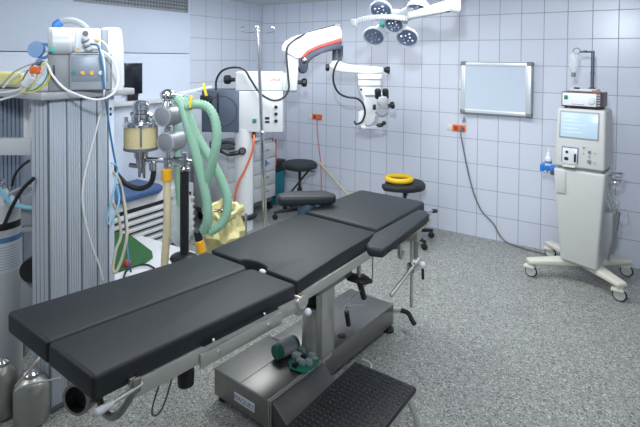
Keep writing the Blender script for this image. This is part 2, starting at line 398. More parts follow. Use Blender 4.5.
# right arm board along the table edge
ab = [(.345, 1.52, .862), (.395, 1.36, .862), (.43, 1.325, .862), (.50, 1.35, .862), (.470, 1.75, .862), (.445, 2.0, .862), (.40, 2.06, .862), (.345, 2.05, .862)]
a_ = part(T, 'arm_board', slab(ab, .048, .014), LEATH, 'padded arm board along the right table edge', local=True)
part(a_, 'board_plate', MB().box((.37, 1.44, .80), (.45, 2.0, .813), .003), STEEL, local=True)
part(a_, 'board_clamp', MB().box((.295, 1.93, .70), (.40, 1.99, .801), .006), STEEL, local=True)
# clamp with the hanging rods
cp = part(T, 'rod_clamp', MB().tube([(.335, 1.83, .73), (.335, 1.90, .745), (.335, 1.975, .735), (.335, 1.99, .69), (.335, 1.995, .262)], .0105, 10), STEEL, local=True)
part(cp, 'cross_rod', MB().cyl((.355, 1.70, .455), (.355, 2.05, .55), .0115).ball((.355, 1.705, .456), .013), STEEL, local=True)
part(cp, 'clamp_body', MB().box((.315, 1.955, .49), (.37, 2.035, .545), .01).lathe((.34, 2.0, .535), [(.012, 0), (.022, .01), (.022, .035), (.012, .04)], (0, 1, .1), 14), CHROME, local=True)
part(cp, 'clamp_knob', MB().ball((.36, 2.09, .50), .022), WHITE, local=True)
part(cp, 'clamp_knob', MB().ball((.335, 1.86, .63), .026), WHITE, local=True)
part(cp, 'tommy_bar', MB().rod((.36, 2.095, .475), (.36, 2.1, .405), .009), BLACK, local=True)
part(cp, 'hook_bracket', MB().box((.325, 1.82, .64), (.345, 1.85, .745), .004), STEEL, local=True)
part(cp, 'clamp_bracket', MB().box((.30, 2.03, .50), (.335, 2.085, .78), .005), BASES, local=True)
part(T, 'underside_motor', MB().lathe((.22, 1.93, .64), [(.05, 0), (.055, .01), (.055, .12)], (.2, 0, 1), 20), BLACK, local=True)
hl = part(T, 'head_lever', MB().tube([(.30, 2.12, .785), (.315, 2.2, .80), (.33, 2.30, .785)], .008, 10), CHROME, local=True)
part(hl, 'lever_tip', MB().rod((.329, 2.295, .786), (.335, 2.345, .775), .014), BLACK, local=True)
part(T, 'head_bracket', MB().box((.295, 2.10, .70), (.32, 2.30, .735), .004), STEEL, local=True)
# left arm rest on its blue grey post
fa = part(T, 'arm_rest', MB().prism([(-.47, 1.63, .845), (-.40, 1.585, .845), (-.21, 1.80, .835), (-.165, 1.87, .833), (-.185, 1.92, .833), (-.30, 1.93, .838), (-.46, 1.74, .845)], (0, 0, .062), .02, 4), LEATH, 'padded arm rest standing off the far table edge', local=True)
part(fa, 'rest_post', MB().box((-.36, 1.72, .60), (-.27, 1.80, .845), .006), POST, 'blue grey post', local=True)
part(fa, 'rest_knob', MB().ball((-.245, 1.76, .80), .012), WHITE, local=True)

# ------------------------------------------------------------------ things on the base, step stool
t = thing('circuit_board', 'green circuit board with a rolled coil lying on the steel table base', 'circuit board', (2.68, -3.0, .172), math.radians(30))
bz = lambda x, y, z: Zp(x, y, z)
part(t, 'board', MB().prism([bz(288, 362, .178), bz(299, 350, .178), bz(320, 358, .178), bz(317, 366, .178), bz(305, 374, .178), bz(290, 369, .178)], (0, 0, .005), .001), PCB)
part(t, 'board', MB().prism([bz(290, 352, .190), bz(306, 346, .190), bz(316, 354, .190), bz(298, 361, .190)], (0, 0, .004), .001), PCB)
q = part(t, 'coil', MB().rod(bz(275, 353, .214), bz(296, 342, .214), .040, .006), PCB)
c0, c1 = bz(275, 353, .214), bz(296, 342, .214)
part(q, 'coil_winding', MB().rod(c0.lerp(c1, .22), c0.lerp(c1, .85), .0418, .002), LGREY)
for x, y, sx, sy, hh in ((297, 357, .05, .03, .012), (306, 353, .03, .03, .020), (312, 357, .03, .02, .014), (301, 363, .05, .02, .012), (309, 364, .03, .02, .016), (300, 350, .03, .02, .012)):
    c_ = bz(x, y, .186)
    part(t, 'component', MB().box((c_.x-sx/2, c_.y-sy/2, .183), (c_.x+sx/2, c_.y+sy/2, .196+hh), .001), LGREY)
for x, y in ((303, 358), (295, 366)):
    c_ = bz(x, y, .186)
    part(t, 'chip', MB().box((c_.x-.015, c_.y-.012, .183), (c_.x+.015, c_.y+.012, .206), .001), BLACK)

SS = thing('step_stool', 'low step stool with a black studded rubber top beside the table base', 'step stool', (3.09, -3.05, 0), math.radians(-3))
top = MB().box((-.165, -.33, .20), (.18, .235, .228), .006)
part(SS, 'tread', top, RUB, local=True)
st = MB()
for i in range(13):
    for j in range(21):
        st.lathe((-.147+i*.0258, -.31+j*.0262, .2275), [(.0115, 0), (.0105, .0025), (.007, .0038)], n=6)
part(SS, 'studs', st, RUB, local=True)
part(SS, 'tread_trim', MB().box((-.162, -.325, .188), (.176, .23, .200), .002), CHROME, local=True)
for sx in (-1, 1):
    for sy in (-1, 1):
        part(SS, 'leg', MB().cyl((.008+sx*.150, -.05+sy*.245, .19), (.008+sx*.185, -.05+sy*.30, .008), .0125, .0125, 14).lathe((.008+sx*.186, -.05+sy*.302, 0), [(.016, 0), (.016, .02)], n=12), CHROME, local=True)
solo('paper_strip', MB().tube([Zp(362, 359, .005), Zp(369, 362, .014), Zp(371.5, 366, .02), Zp(370, 370, .006)], .005, 6), SHEET, 'curled strip of white tape on the floor behind the step stool', 'tape')

# ------------------------------------------------------------------ surgical lamp
n0 = V((.10, -.88, -.32)).normalized()
LC = D(393.8, 25.4, 3.7)
n0 = ((CAM + V((-.8, -.2, -2.3))) - LC).normalized()
lx = V((0, 0, 1)).cross(n0).normalized(); ly = n0.cross(lx)
L = thing('surgical_lamp', 'white five-headed surgical ceiling lamp on a swivel arm', 'surgical lamp', (LC.x, LC.y, LC.z))
def onplane(x, y, off=0):
    r = ray(x, y); o = LC + n0*off; return CAM + r*((o-CAM).dot(n0)/r.dot(n0))
pods = [(380.6, 11), (393.8, 25.4), (373.8, 37.2), (407, 38.4), (418.5, 9)]
c0 = onplane(394, 24)
bodyp = []
hub = MB()
for (x, y) in pods:
    a = onplane(x, y)
    d = (a-c0)
    if d.length < .03: continue
    sd = d.normalized().cross(n0)
    hub.prism([c0+sd*.055-n0*.05, a+sd*.05-n0*.05, a-sd*.05-n0*.05, c0-sd*.055-n0*.05], n0*.03, .012)
hub.lathe(c0-n0*.06, [(.08, 0), (.10, .01), (.10, .03), (.08, .04)], n0, 28)
part(L, 'lamp_body', hub, SCOPEW)
for i, (x, y) in enumerate(pods):
    a = onplane(x, y); R_ = .078 if i != 1 else .068
    ax = n0 if i != 4 else (n0*.55 + V((0, 0, -.8)) - lx*.2).normalized()
    pd = part(L, 'lamp_head', MB().lathe(a-ax*.06, [(.03, 0), (R_*.75, .008), (R_*1.06, .035), (R_*1.12, .06), (R_*1.10, .068), (R_, .066), (R_*.96, .05)], ax, 32, cap=False), SCOPEW)
    g = part(pd, 'lamp_glass', MB().lathe(a-ax*.012, [(R_*.99, 0), (R_*.95, .004), (R_*.6, .009), (.01, .012)], ax, 32), LGLASS)
    bl = MB()
    for k in range(8 if i != 4 else 4):
        w = 2*PI*k/8+.3; u, vv = MB().frame(ax)
        bl.ball(a+ax*.001+(u*math.cos(w)+vv*math.sin(w))*R_*(.55 if k % 2 else .30), .011 if k % 2 else .008, n=8)
    part(g, 'bulbs', bl, CHROME)
# swivel handle bar and ceiling arm
bar = MB()
pts = [D(354, 22.6, 3.55), D(362, 19.5, 3.55), D(375, 17.3, 3.55), D(390, 17.0, 3.55), D(408, 18.8, 3.56)]
P = spline(pts, 6)
for a, b in zip(P, P[1:]):
    d = (b-a).normalized(); u = V((0, 0, 1)); w = d.cross(u).normalized()
    bar.hexa([a-u*.020-w*.02, b-u*.020-w*.02, b-u*.020+w*.02, a-u*.020+w*.02, a+u*.018-w*.02, b+u*.018-w*.02, b+u*.018+w*.02, a+u*.018+w*.02], .006)
a = pts[0]; bar.box((a.x-.02, a.y-.02, a.z-.03), (a.x+.02, a.y+.02, a.z+.025), .006)
part(L, 'lamp_yoke', bar, WHITE)
arm = MB()
a, b = D(408, 16.8, 3.55), D(451, 7.5, 3.42)
d = (b-a).normalized(); u = V((0, 0, 1)); w = d.cross(u).normalized()
arm.hexa([a-u*.022-w*.03, b-u*.03-w*.035, b-u*.03+w*.035, a-u*.022+w*.03, a+u*.028-w*.03, b+u*.055-w*.035, b+u*.055+w*.035, a+u*.028+w*.03], .012, 3)
e = D(454, 4, 3.42)
arm.lathe((e.x, e.y, e.z-.055), [(.035, 0), (.045, .015), (.045, .12), (.03, .135), (.03, H-e.z+.05)], n=20)
part(L, 'lamp_arm', arm, WHITE)
e2 = D(448, 11.5, 3.37); part(L, 'arm_badge', MB().box((e2.x-.012, e2.y-.002, e2.z-.004), (e2.x+.012, e2.y+.012, e2.z+.004)), BLACK)
part(L, 'ceiling_mount', MB().lathe((e.x, e.y, H-.05), [(.06, 0), (.10, .02), (.10, .05)], n=24), WHITE)
part(L, 'sterile_handle', MB().rod(onplane(383.5, 26, -.01), onplane(380.5, 23.5, .05), .016), TEAL2, 'green handle')

# ------------------------------------------------------------------ light box on the wall
t = thing('light_box', 'wall-mounted x-ray viewing box with a pale glass face and grey corners', 'light box', (2.97, -.02, 1.25))
x0, x1, z0, z1 = 2.645, 3.318, 1.252, 1.768
part(t, 'housing', MB().box((x0, -.062, z0), (x1, 0, z1), .010), LGREY)
fr = MB().box((x0+.008, -.078, z1-.042), (x1-.008, -.060, z1-.006), .005).box((x0+.008, -.078, z0+.006), (x1-.008, -.060, z0+.042), .005)
fr.box((x0+.006, -.078, z0+.02), (x0+.044, -.060, z1-.02), .005).box((x1-.062, -.080, z0+.02), (x1-.010, -.060, z1-.02), .006)
part(t, 'bezel', fr, mat('bezel_aluminium', (.72, .75, .78), .35, .3, var=.03))
part(t, 'viewing_glass', MB().box((x0+.04, -.071, z0+.038), (x1-.058, -.061, z1-.038)), OPAL)
for x, z in ((x0+.02, z0+.018), (x0+.02, z1-.018), (x1-.03, z0+.018), (x1-.03, z1-.018)):
    part(t, 'corner_cap', MB().box((x-.025, -.081, z-.022), (x+.03, -.004, z+.022), .010, 3), GREYP)
part(t, 'side_switch', MB().box((x0-.03, -.03, 1.49), (x0-.008, -.012, 1.58), .003).box((x0-.012, -.028, 1.45), (x0+.004, -.01, 1.50), .003), LABELW)
part(t, 'side_slot', MB().box((x1-.002, -.05, 1.37), (x1+.003, -.03, 1.60)), GREYP)
solo('wall_hook', MB().lathe((2.665, -.03, 1.165), [(.012, 0), (.016, .006), (.010, .03)], (0, 1, 0), 14).box((2.658, -.024, 1.175), (2.672, -.004, 1.2)), GREYP, 'small grey wall hook below the light box', 'hook')

def outlet(x, z, lab):
    t = thing('wall_outlet', lab, 'socket', (x, -.0, z-.03), 0)
    part(t, 'switch_plate', MB().box((x-.125, -.009, z-.030), (x-.068, 0, z+.030), .003), CREAM)
    part(t, 'switch', MB().box((x-.108, -.013, z-.016), (x-.086, -.008, z+.016), .003), LABELW)
    part(t, 'socket_plate', MB().box((x-.068, -.014, z-.034), (x+.068, 0, z+.034), .004), ORANGE)
    part(t, 'socket_hole', MB().lathe((x-.03, -.012, z), [(.018, 0), (.022, -.003)], (0, 1, 0), 18).lathe((x+.034, -.012, z), [(.018, 0), (.022, -.003)], (0, 1, 0), 18), mat('dark_orange', (.35, .05, .02), .5))
    return t
o1 = outlet(.872, 1.075, 'orange double socket on the back wall left of the microscope')
o2 = outlet(2.612, 1.085, 'orange double socket on the back wall under the light box')
solo('power_cable', MB().lathe((2.645, -.045, 1.082), [(.012, 0), (.018, .005), (.018, .03)], (0, 1, 0), 14).tube([(2.645, -.04, 1.08), (2.645, -.05, 1.03), (2.655, -.02, .93), (2.69, -.015, .75), (2.74, -.015, .55), (2.79, -.016, .40), (2.86, -.02, .27), (2.97, -.02, .17), (3.04, -.025, .06), (3.12, -.04, .012), (3.30, -.10, .009), (3.5, -.13, .009), (3.66, -.18, .012)], .007, 8), DGCABLE, 'grey power cable hanging from the socket under the light box to the machine', 'cable')
solo('power_cable', MB().lathe((.906, -.04, 1.07), [(.012, 0), (.018, .005), (.018, .028)], (0, 1, 0), 12).tube([(.885, -.03, 1.05), (.885, -.02, .9), (.90, -.016, .75), (.93, -.016, .55), (.945, -.016, .3), (.95, -.03, .05), (.96, -.12, .01), (.9, -.4, .008)], .006, 8), REDCABLE, 'thin red cable hanging from the left socket down the back wall', 'cable')
RA, RB = Yp(318, 161, -.03), Yp(346, 193, -.12)
solo('wooden_rod', MB().cyl(RA, RA+(RB-RA)*((RA.z-.012)/(RA.z-RB.z)), .011), WOOD, 'pale wooden rod leaning on the tiles behind the left stool', 'rod')

# ------------------------------------------------------------------ machine on the right
m = thing('phaco_machine', 'tall white eye-surgery machine with a screen on four castors', 'medical machine', (3.80, -.47, 0), math.radians(-8))
body = MB()
body.hexa([(-.135, -.17, .17), (.135, -.20, .155), (.145, .12, .17), (-.145, .12, .17), (-.195, -.19, .915), (.180, -.19, .915), (.18, .12, .915), (-.195, .12, .915)], .018, 4)
part(m, 'cabinet', body, MACH, local=True)
hd = MB().hexa([(-.190, -.19, .935), (.175, -.19, .935), (.175, .13, .935), (-.190, .13, .935), (-.183, -.155, 1.405), (.168, -.155, 1.405), (.168, .10, 1.405), (-.183, .10, 1.405)], .02, 4)
hd = part(m, 'console', hd, MACH, local=True)
part(m, 'console_gap', MB().box((-.165, -.175, .905), (.155, .115, .945)), GREYP, local=True)
tl = math.atan2(.035, .47)
def face(x, z, off=0):   # a point on the console's leaning front
    return V((x, -.19 + (z-.935)*.0745 - off, z))
def plate(x0, x1, z0, z1, th, o=0, bev=.003):
    a = [face(x0, z0, o), face(x1, z0, o), face(x1, z1, o), face(x0, z1, o)]
    return MB().prism(a, (0, -th, 0), bev)
sb = part(hd, 'screen_bezel', plate(-.160, .128, 1.165, 1.385, .006, -.003), LGREY, local=True)
part(sb, 'screen', plate(-.150, .118, 1.178, 1.372, .004, .002), SCREEN, local=True)
ln = MB()
for k in range(5):
    a = plate(-.13, -.02+.03*(k % 3), 1.335-k*.03, 1.340-k*.03, .0012, .006, 0)
    me = bpy.data.meshes.new('tmp'); a.bm.to_mesh(me); ln.bm.from_mesh(me); a.bm.free(); bpy.data.meshes.remove(me)
part(sb, 'screen_text', ln, mat('screen_lines', (.75, .86, .95), .3), local=True)
cs = part(hd, 'cassette_frame', plate(-.135, -.012, .972, 1.098, .006, -.002), NAVY, local=True)
part(cs, 'cassette', plate(-.128, -.018, .966, 1.091, .006, .004), SCOPEW, local=True)
part(cs, 'cassette_window', plate(-.112, -.082, .992, 1.017, .004, .009), BLACK, local=True)
part(cs, 'cassette_knob', MB().lathe(face(-.095, 1.058, .009), [(.011, 0), (.009, .01)], (0, -1, 0), 14), BLACK, local=True)
part(cs, 'cassette_latch', MB().box((-.040, -.206, .985), (-.026, -.19, 1.05), .003), BLACK, local=True)
part(cs, 'cassette_tray', MB().box((-.12, -.215, .940), (-.03, -.185, .952), .003), CREAM, local=True)
kn = MB()
for x, z, r in ((.065, 1.075, .012), (.065, 1.0, .016), (.005+.02, 1.105, .007), (.105, 1.07, .004), (.105, 1.0, .004), (-.005+.03, 1.06, .004), (.065, 1.04, .006)):
    kn.lathe(face(x, z, 0), [(r, 0), (r*.8, .012)], (0, -1, 0), 16)
part(hd, 'control_knobs', kn, GREYP, local=True)
part(m, 'cassette_catch', MB().box((-.17, -.196, .72), (-.10, -.187, .90), .003), MACH, local=True)
# rear box, handle basket
part(m, 'rear_box', MB().box((.125, -.10, .27), (.222, .12, .60), .01), LGREY, local=True)
part(m, 'side_handle', MB().tube([(.165, -.05, .885), (.235, -.05, .885), (.26, .0, .885), (.26, .07, .885), (.235, .1, .885), (.165, .1, .885)], .011, 8).tube([(.165, -.05, .83), (.235, -.05, .83), (.25, .0, .83), (.25, .07, .83), (.165, .1, .83)], .009, 8).box((.17, -.06, .80), (.235, -.03, .845), .006), CHROME, local=True)
hp = part(m, 'hand_piece', MB().rod((.258, -.10, .63), (.245, -.11, .48), .014).tube([(.246, -.11, .50), (.225, -.115, .38), (.195, -.12, .24)], .009, 8), DGCABLE, local=True)
part(m, 'loose_cables', MB().tube([(.16, -.0, .84), (.18, -.03, .72), (.23, -.02, .66), (.30, -.02, .63), (.31, -.01, .53), (.27, -.01, .50), (.23, -.02, .56), (.20, -.03, .64)], .0055, 6).tube([(.17, .02, .80), (.20, .0, .68), (.19, .0, .60), (.22, -.03, .62), (.25, -.03, .68), (.21, -.03, .72), (.19, -.03, .62)], .006, 6).tube([(.15, -.03, .85), (.165, -.05, .70), (.20, -.05, .60), (.21, -.04, .50)], .006, 6), GCABLE, local=True)
# crossed feet and castors
for sx, sy, x, y in ((-1, -1, -.355, -.285), (1, -1, .325, -.275), (-1, 1, -.35, .27), (1, 1, .285, .29)):
    a = V((sx*.02, .02*sy, 0)); e = V((x, y, 0)); d = (e-a).normalized(); s_ = V((-d.y, d.x, 0))
    w0, w1 = .06, .042
    lg = MB().hexa([a-s_*w0+V((0, 0, .115)), e-s_*w1+V((0, 0, .115)), e+s_*w1+V((0, 0, .115)), a+s_*w0+V((0, 0, .115)), a-s_*w0+V((0, 0, .172)), e-s_*w1+V((0, 0, .150)), e+s_*w1+V((0, 0, .150)), a+s_*w0+V((0, 0, .172))], .014, 3)
    lg = part(m, 'leg', lg, CREAM, local=True)
    c = e-d*.03
    cs_ = part(lg, 'castor', MB().lathe((c.x, c.y, .098), [(.028, 0), (.028, .02)], n=16).box((c.x-.055, c.y-.034, .075), (c.x+.03, c.y+.034, .098), .008, 2), CREAM, local=True)
    part(lg, 'castor_wheel', MB().lathe((c.x, c.y-.014, .050), [(.036, 0), (.040, .004), (.040, .024), (.036, .028)], (0, 1, 0), 20), MACH, local=True)
    part(lg, 'castor_tyre', MB().torus((c.x, c.y, .050), .041, .009, (0, 1, 0), 24, 8), BLACK, local=True)
# bottle holder on the left of the machine
hold = thing('bottle_holder', 'blue clip-on tray on the left side of the white machine', 'holder', (3.54, -.53, .84))
part(hold, 'tray', MB().box((3.475, -.565, .872), (3.598, -.47, .905), .006), SKY)
part(hold, 'tray_fingers', MB().box((3.47, -.575, .862), (3.50, -.46, .918), .004).box((3.52, -.575, .862), (3.535, -.46, .915), .004).box((3.555, -.575, .865), (3.57, -.46, .91), .004), SKY)
part(hold, 'bracket', MB().box((3.545, -.53, .83), (3.604, -.50, .871), .004), GREYP)
bot = thing('squeeze_bottle', 'small white squeeze bottle with a pointed tip in the blue tray', 'bottle', (3.53, -.52, .905))
part(bot, 'bottle_body', MB().lathe((3.528, -.52, .905), [(.022, 0), (.027, .005), (.027, .065), (.016, .08), (.012, .085)], n=18), SHEET)
part(bot, 'nozzle', MB().lathe((3.528, -.52, .99), [(.015, 0), (.013, .02), (.006, .028), (.003, .075)], n=14), SHEET)
part(bot, 'bottle_label', MB().lathe((3.528, -.52, .925), [(.0275, 0), (.0275, .022)], n=18, cap=False), LABELB)

# generator on top of the machine
g = thing('diathermy_generator', 'flat electrosurgery generator with a dark red rim on top of the machine', 'generator', (3.795, -.47, 1.405), math.radians(-8))
part(g, 'case', MB().box((-.148, -.15, .014), (.135, .10, .132), .005), mat('dark_red_case', (.085, .035, .04), .4), local=True)
fp = part(g, 'front_panel', MB().box((-.140, -.156, .024), (.106, -.149, .126), .003), LABELW, local=True)
part(fp, 'power_switch', MB().box((-.126, -.160, .072), (-.098, -.155, .105), .002), LEDG, local=True)
part(fp, 'dial', MB().lathe((.072, -.156, .070), [(.026, 0), (.024, .012), (.008, .014)], (0, -1, 0), 22), SCOPEW, local=True)
part(fp, 'print_line', MB().box((-.07, -.1566, .034), (.02, -.155, .039)), TEXTG, local=True)
vt = MB()
for k in range(5): vt.box((.110, -.157, .03+k*.02), (.133, -.15, .042+k*.02))
part(g, 'side_vents', vt, LGREY, local=True)
for x in (-.12, .11):
    for y in (-.12, .07): part(g, 'foot', MB().lathe((x, y, 0), [(.012, 0), (.012, .014)], n=12), BLACK, local=True)
tr = thing('instrument_tray', 'white tray with small caps lying on top of the generator', 'tray', (3.78, -.45, 1.54), math.radians(-8))
part(tr, 'tray', MB().box((-.06, -.08, 0), (.10, .06, .02), .004), SCOPEW, local=True)
part(tr, 'cap', MB().lathe((-.085, -.02, 0), [(.03, 0), (.032, .02), (.015, .028)], n=16), SCOPEW, local=True)
part(tr, 'clip', MB().box((-.06, -.085, .02), (-.02, -.06, .032), .003), BLACK, local=True)
solo('wooden_block', MB().box((3.84, -.60, 1.537), (3.90, -.55, 1.555), .002), mat('brown_block', (.38, .17, .10), .5), 'small reddish brown block on the right corner of the generator', 'block')
st = thing('infusion_stand', 'short steel pole with a side arm on the generator', 'infusion stand', (3.84, -.44, 1.56))
part(st, 'pole', MB().cyl((3.835, -.44, 1.56), (3.835, -.44, 1.87), .014, .013).lathe((3.835, -.44, 1.555), [(.026, 0), (.026, .012), (.016, .018)], n=16).cyl((3.835, -.44, 1.685), (3.835, -.44, 1.70), .017), mat('gunmetal', (.13, .15, .19), .3, .6))
part(st, 'side_arm', MB().cyl((3.845, -.44, 1.862), (3.745, -.47, 1.862), .007).lathe((3.78, -.46, 1.855), [(.012, 0), (.016, .006), (.012, .02)], n=12), mat('dark_metal', (.12, .14, .17), .35, .6))
ib = thing('infusion_bottle', 'clear upturned infusion bottle hanging from the side arm above the generator', 'bottle', (3.70, -.47, 1.66))
part(ib, 'bottle_glass', MB().lathe((3.70, -.48, 1.69), [(.014, 0), (.036, .05), (.040, .07), (.040, .15), (.028, .165), (.015, .17)], n=20), GLASS)
part(ib, 'stopper', MB().lathe((3.70, -.48, 1.655), [(.016, 0), (.018, .01), (.016, .038)], n=14), GREYP)
part(ib, 'hanger', MB().torus((3.72, -.475, 1.868), .025, .004, (0, 1, 0), 18, 6), CHROME)

# ------------------------------------------------------------------ operating microscope
SD = 4.86
S0 = V((.93, -1.37, 0))
sc = thing('operating_microscope', 'white ceiling-height operating microscope with an articulated arm behind the table', 'microscope', S0)
ux = V((rt0.x, rt0.y, 0)).normalized(); uy = V((-ux.y, ux.x, 0)); uz = V((0, 0, 1))
def S(x, y, d=SD): return D(x, y, d)
def obox(x0, y0, x1, y1, d0, depth, bev=.01, seg=3):
    a, b = D(x0, y1, d0), D(x1, y0, d0)
    w = (b-a).dot(ux); hh = b.z-a.z
    mtx = basis(a, ux, uy, uz)
    return MB().box((0, 0, 0), (w, depth, hh), bev, seg, mtx)
c = D(244, 200, SD); c.z = 0
part(sc, 'column', MB().lathe(c, [(.092, .04), (.092, 1.10)], n=32), SCOPEW)
part(sc, 'base', MB().box((-.28, -.20, .03), (.26, .20, .11), .02, 3, basis(c, ux, uy, uz)), GREYP)
for u, w in ((-.23, -.15), (.21, -.15), (-.23, .15), (.21, .15)):
    part(sc, 'castor', MB().lathe(c+ux*u+uy*(w-.015)+uz*.045, [(.035, 0), (.045, .005), (.045, .025), (.035, .03)], uy, 18), BLACK)
part(sc, 'column_ring', MB().torus(c+uz*.245, .105, .026, (0, 0, 1), 30, 10), BLACK)
cb = part(sc, 'control_box', obox(238, 91.5, 283, 132, SD-.10, .32, .006), SCOPEW, 'white control unit')
bb = part(sc, 'drive_box', obox(201.5, 90.5, 239, 132, SD-.12, .34, .006), BLUEBOX, 'slate blue drive unit')
rg = MB().torus(D(222, 111, SD-.125), .145, .004, uy, 36, 6)
part(bb, 'embossed_ring', rg, mat('blue_line', (.04, .06, .10), .4))
part(bb, 'box_slot', obox(217, 93, 219.3, 127, SD-.127, .01, .001), BLACK)
part(bb, 'box_bracket', obox(200, 95.5, 212, 104, SD-.14, .03, .002), BLACK)
for y in (107, 114, 121): part(cb, 'control_knob', MB().lathe(D(276, y, SD-.10), [(.018, 0), (.015, .018)], -uy, 14), BLACK)
part(cb, 'power_switch', obox(252.5, 119, 256.5, 123, SD-.112, .014, .002), LEDG)
part(cb, 'sockets', obox(265, 117, 269.5, 119.5, SD-.106, .01, .001), BLACK)
part(cb, 'sockets', obox(265, 121, 269.5, 123, SD-.106, .01, .001), BLACK)
br = part(sc, 'support_beam', obox(235, 72, 283, 90.8, SD-.08, .24, .012), SCOPEW)
text(br, 'lettering', 'Leica', .05, WM[sc.name].inverted() @ basis(D(275, 79, SD-.084), ux, uz, -uy), mat('letter_red', (.62, .12, .12), .4))
part(br, 'beam_seam', obox(235, 90.6, 296, 91.8, SD-.085, .24, .001), DARKALU)
kb = MB().rod(D(224, 79.5, SD), D(231, 79.5, SD), .045).cyl(D(228, 79.5, SD), D(236, 79.7, SD), .02)
part(br, 'clamp_knob', kb, BLACK)
post = MB().hexa([V(q) for q in []] or [D(286, 91.3, SD-.09), D(297, 91.3, SD-.09), D(297, 91.3, SD+.14), D(286, 91.3, SD+.14), D(286, 54, SD-.09), D(299, 56, SD-.09), D(299, 56, SD+.14), D(286, 54, SD+.14)], .015, 3)
post.hexa([D(282.5, 91, SD-.07), D(288, 91, SD-.07), D(288, 91, SD+.12), D(282.5, 91, SD+.12), D(283, 73, SD-.07), D(288, 73, SD-.07), D(288, 73, SD+.12), D(283, 73, SD+.12)], .008)
part(sc, 'arm_post', post, SCOPEW)
part(sc, 'clamp_knob', MB().rod(D(301.5, 82.5, SD), D(307, 82.7, SD), .042).cyl(D(297, 82.4, SD), D(302, 82.5, SD), .02), BLACK)
# parallelogram arm: white cover, red stripe, dark underside
def sheetarm(px, d0, depth, bev=.012):
    return MB().prism([D(x, y, d0) for x, y in px], uy*depth, bev, 3)
part(sc, 'spring_arm', sheetarm([(282, 51), (281.5, 47), (285, 41.5), (292, 37.5), (301, 34.5), (336, 25.5), (340.5, 27), (342.5, 33), (342, 38.5), (318, 45.5), (307, 51), (302, 57.5), (297, 59.5)], SD-.10, .22), SCOPEW, 'white cover of the spring arm')
part(sc, 'arm_stripe', sheetarm([(301, 57.5), (307, 50.5), (318, 45), (341.5, 37.8), (341.5, 41.5), (320, 47.5), (309, 52.5), (303.5, 58)], SD-.104, .18, .003), RED, 'red stripe')
part(sc, 'arm_underside', sheetarm([(299, 59), (304, 56), (309, 51.8), (320, 46.8), (341.5, 41), (342, 49), (332, 50.5), (322, 53), (313, 58), (308, 63), (307.5, 69), (306, 73), (300.5, 72.5), (299, 66)], SD-.098, .17, .006), mat('dark_blue_grey', (.045, .055, .085), .4))
part(sc, 'arm_bolt', MB().lathe(D(304.5, 60.3, SD-.10), [(.022, 0), (.022, .008), (.012, .012)], -uy, 16), CHROME)
part(sc, 'arm_knuckle', MB().ball(D(303.5, 60.5, SD-.06), .055, (1, .8, 1)).ball(D(302.5, 69.5, SD-.06), .045, (1, .8, .9)), BLACK)
part(sc, 'arm_clips', obox(335, 23.8, 341, 26, SD-.02, .03, .002), GREYP)
dr = MB().lathe(D(337, 61, SD)-uz*0, [(.048, 0), (.048, .13)], n=20)
part(sc, 'swivel', dr, BLUEBOX)
hm = part(sc, 'swivel_collar', MB().lathe(D(337, 67, SD), [(.05, 0), (.062, .02), (.055, .05), (.045, .065)], n=22), SCOPEW)
part(sc, 'horizontal_arm', MB().prism([D(x, y, SD-.07) for x, y in ((329, 66), (333, 61), (342, 62.5), (352, 65), (378, 66.5), (384, 67.5), (384, 73), (371, 74), (344, 72.5), (336, 71.5))], uy*.15, .012, 3), SCOPEW)
part(sc, 'clamp_knob', MB().rod(D(325.5, 67.5, SD-.04), D(329.5, 67.6, SD-.04), .036), BLACK)
part(sc, 'clamp_knob', MB().cyl(D(383, 69.5, SD), D(386, 69.7, SD), .02).rod(D(385, 69.7, SD), D(389, 70, SD), .032).rod(D(388, 70.3, SD), D(389.5, 70.4, SD), .04), BLACK)
# optics head
hd2 = part(sc, 'optics_carrier', MB().hexa([D(358, 79.5, SD-.08), D(382, 79.5, SD-.08), D(382, 79.5, SD+.1), D(358, 79.5, SD+.1), D(358, 74, SD-.08), D(382, 74, SD-.08), D(382, 74, SD+.1), D(358, 74, SD+.1)], .006), SCOPEW)
part(sc, 'optics_head', MB().prism([D(x, y, SD-.12) for x, y in ((358.5, 77), (381, 77), (381, 84), (381.5, 96), (378, 108), (374, 122), (371, 126), (366, 126), (364.5, 118), (364, 100), (360, 92), (358.5, 86))], uy*.22, .012, 3), SCOPEW)
part(sc, 'side_housing', MB().prism([D(x, y, SD-.06) for x, y in ((359, 113), (364, 111), (366, 126.5), (363, 127.5), (357.5, 124.5))], uy*.12, .006), SCOPEW)
part(sc, 'foot_plate', MB().prism([D(x, y, SD-.1) for x, y in ((361, 126.5), (378, 126), (378, 128.5), (362, 129))], uy*.14, .004), SCOPEW)
part(sc, 'objective_knob', MB().ball(D(380, 125.2, SD-.14), .035, (1, 1, .55)).ball(D(384, 123, SD-.14), .022), BLACK)
tube_ = MB().lathe(D(382.5, 106, SD-.16), [(.035, 0), (.052, .03), (.06, .08), (.055, .115)], (.1, -.3, .85), 22)
tb = part(sc, 'binocular_tube', tube_, SCOPEW)
part(tb, 'tube_window', MB().tube([D(375.5, 112, SD-.235), D(379.5, 115.5, SD-.25), D(384, 115.5, SD-.25), D(387.5, 112.5, SD-.235)], .009, 8), DARKALU)
for x in (378.2, 385.8):
    part(tb, 'eyepiece', MB().lathe(D(x, 98.5, SD-.20), [(.020, 0), (.030, .01), (.030, .085), (.024, .095), (.018, .088)], (.1, -.35, .9), 18), BLACK)
part(tb, 'focus_knob', MB().rod(D(372.8, 107, SD-.18), D(376, 107.2, SD-.18), .026), BLACK)
part(tb, 'focus_knob', MB().cyl(D(388, 106, SD-.18), D(391, 105.5, SD-.18), .018).rod(D(390.5, 105.6, SD-.18), D(394.5, 104.8, SD-.18), .034), BLACK)
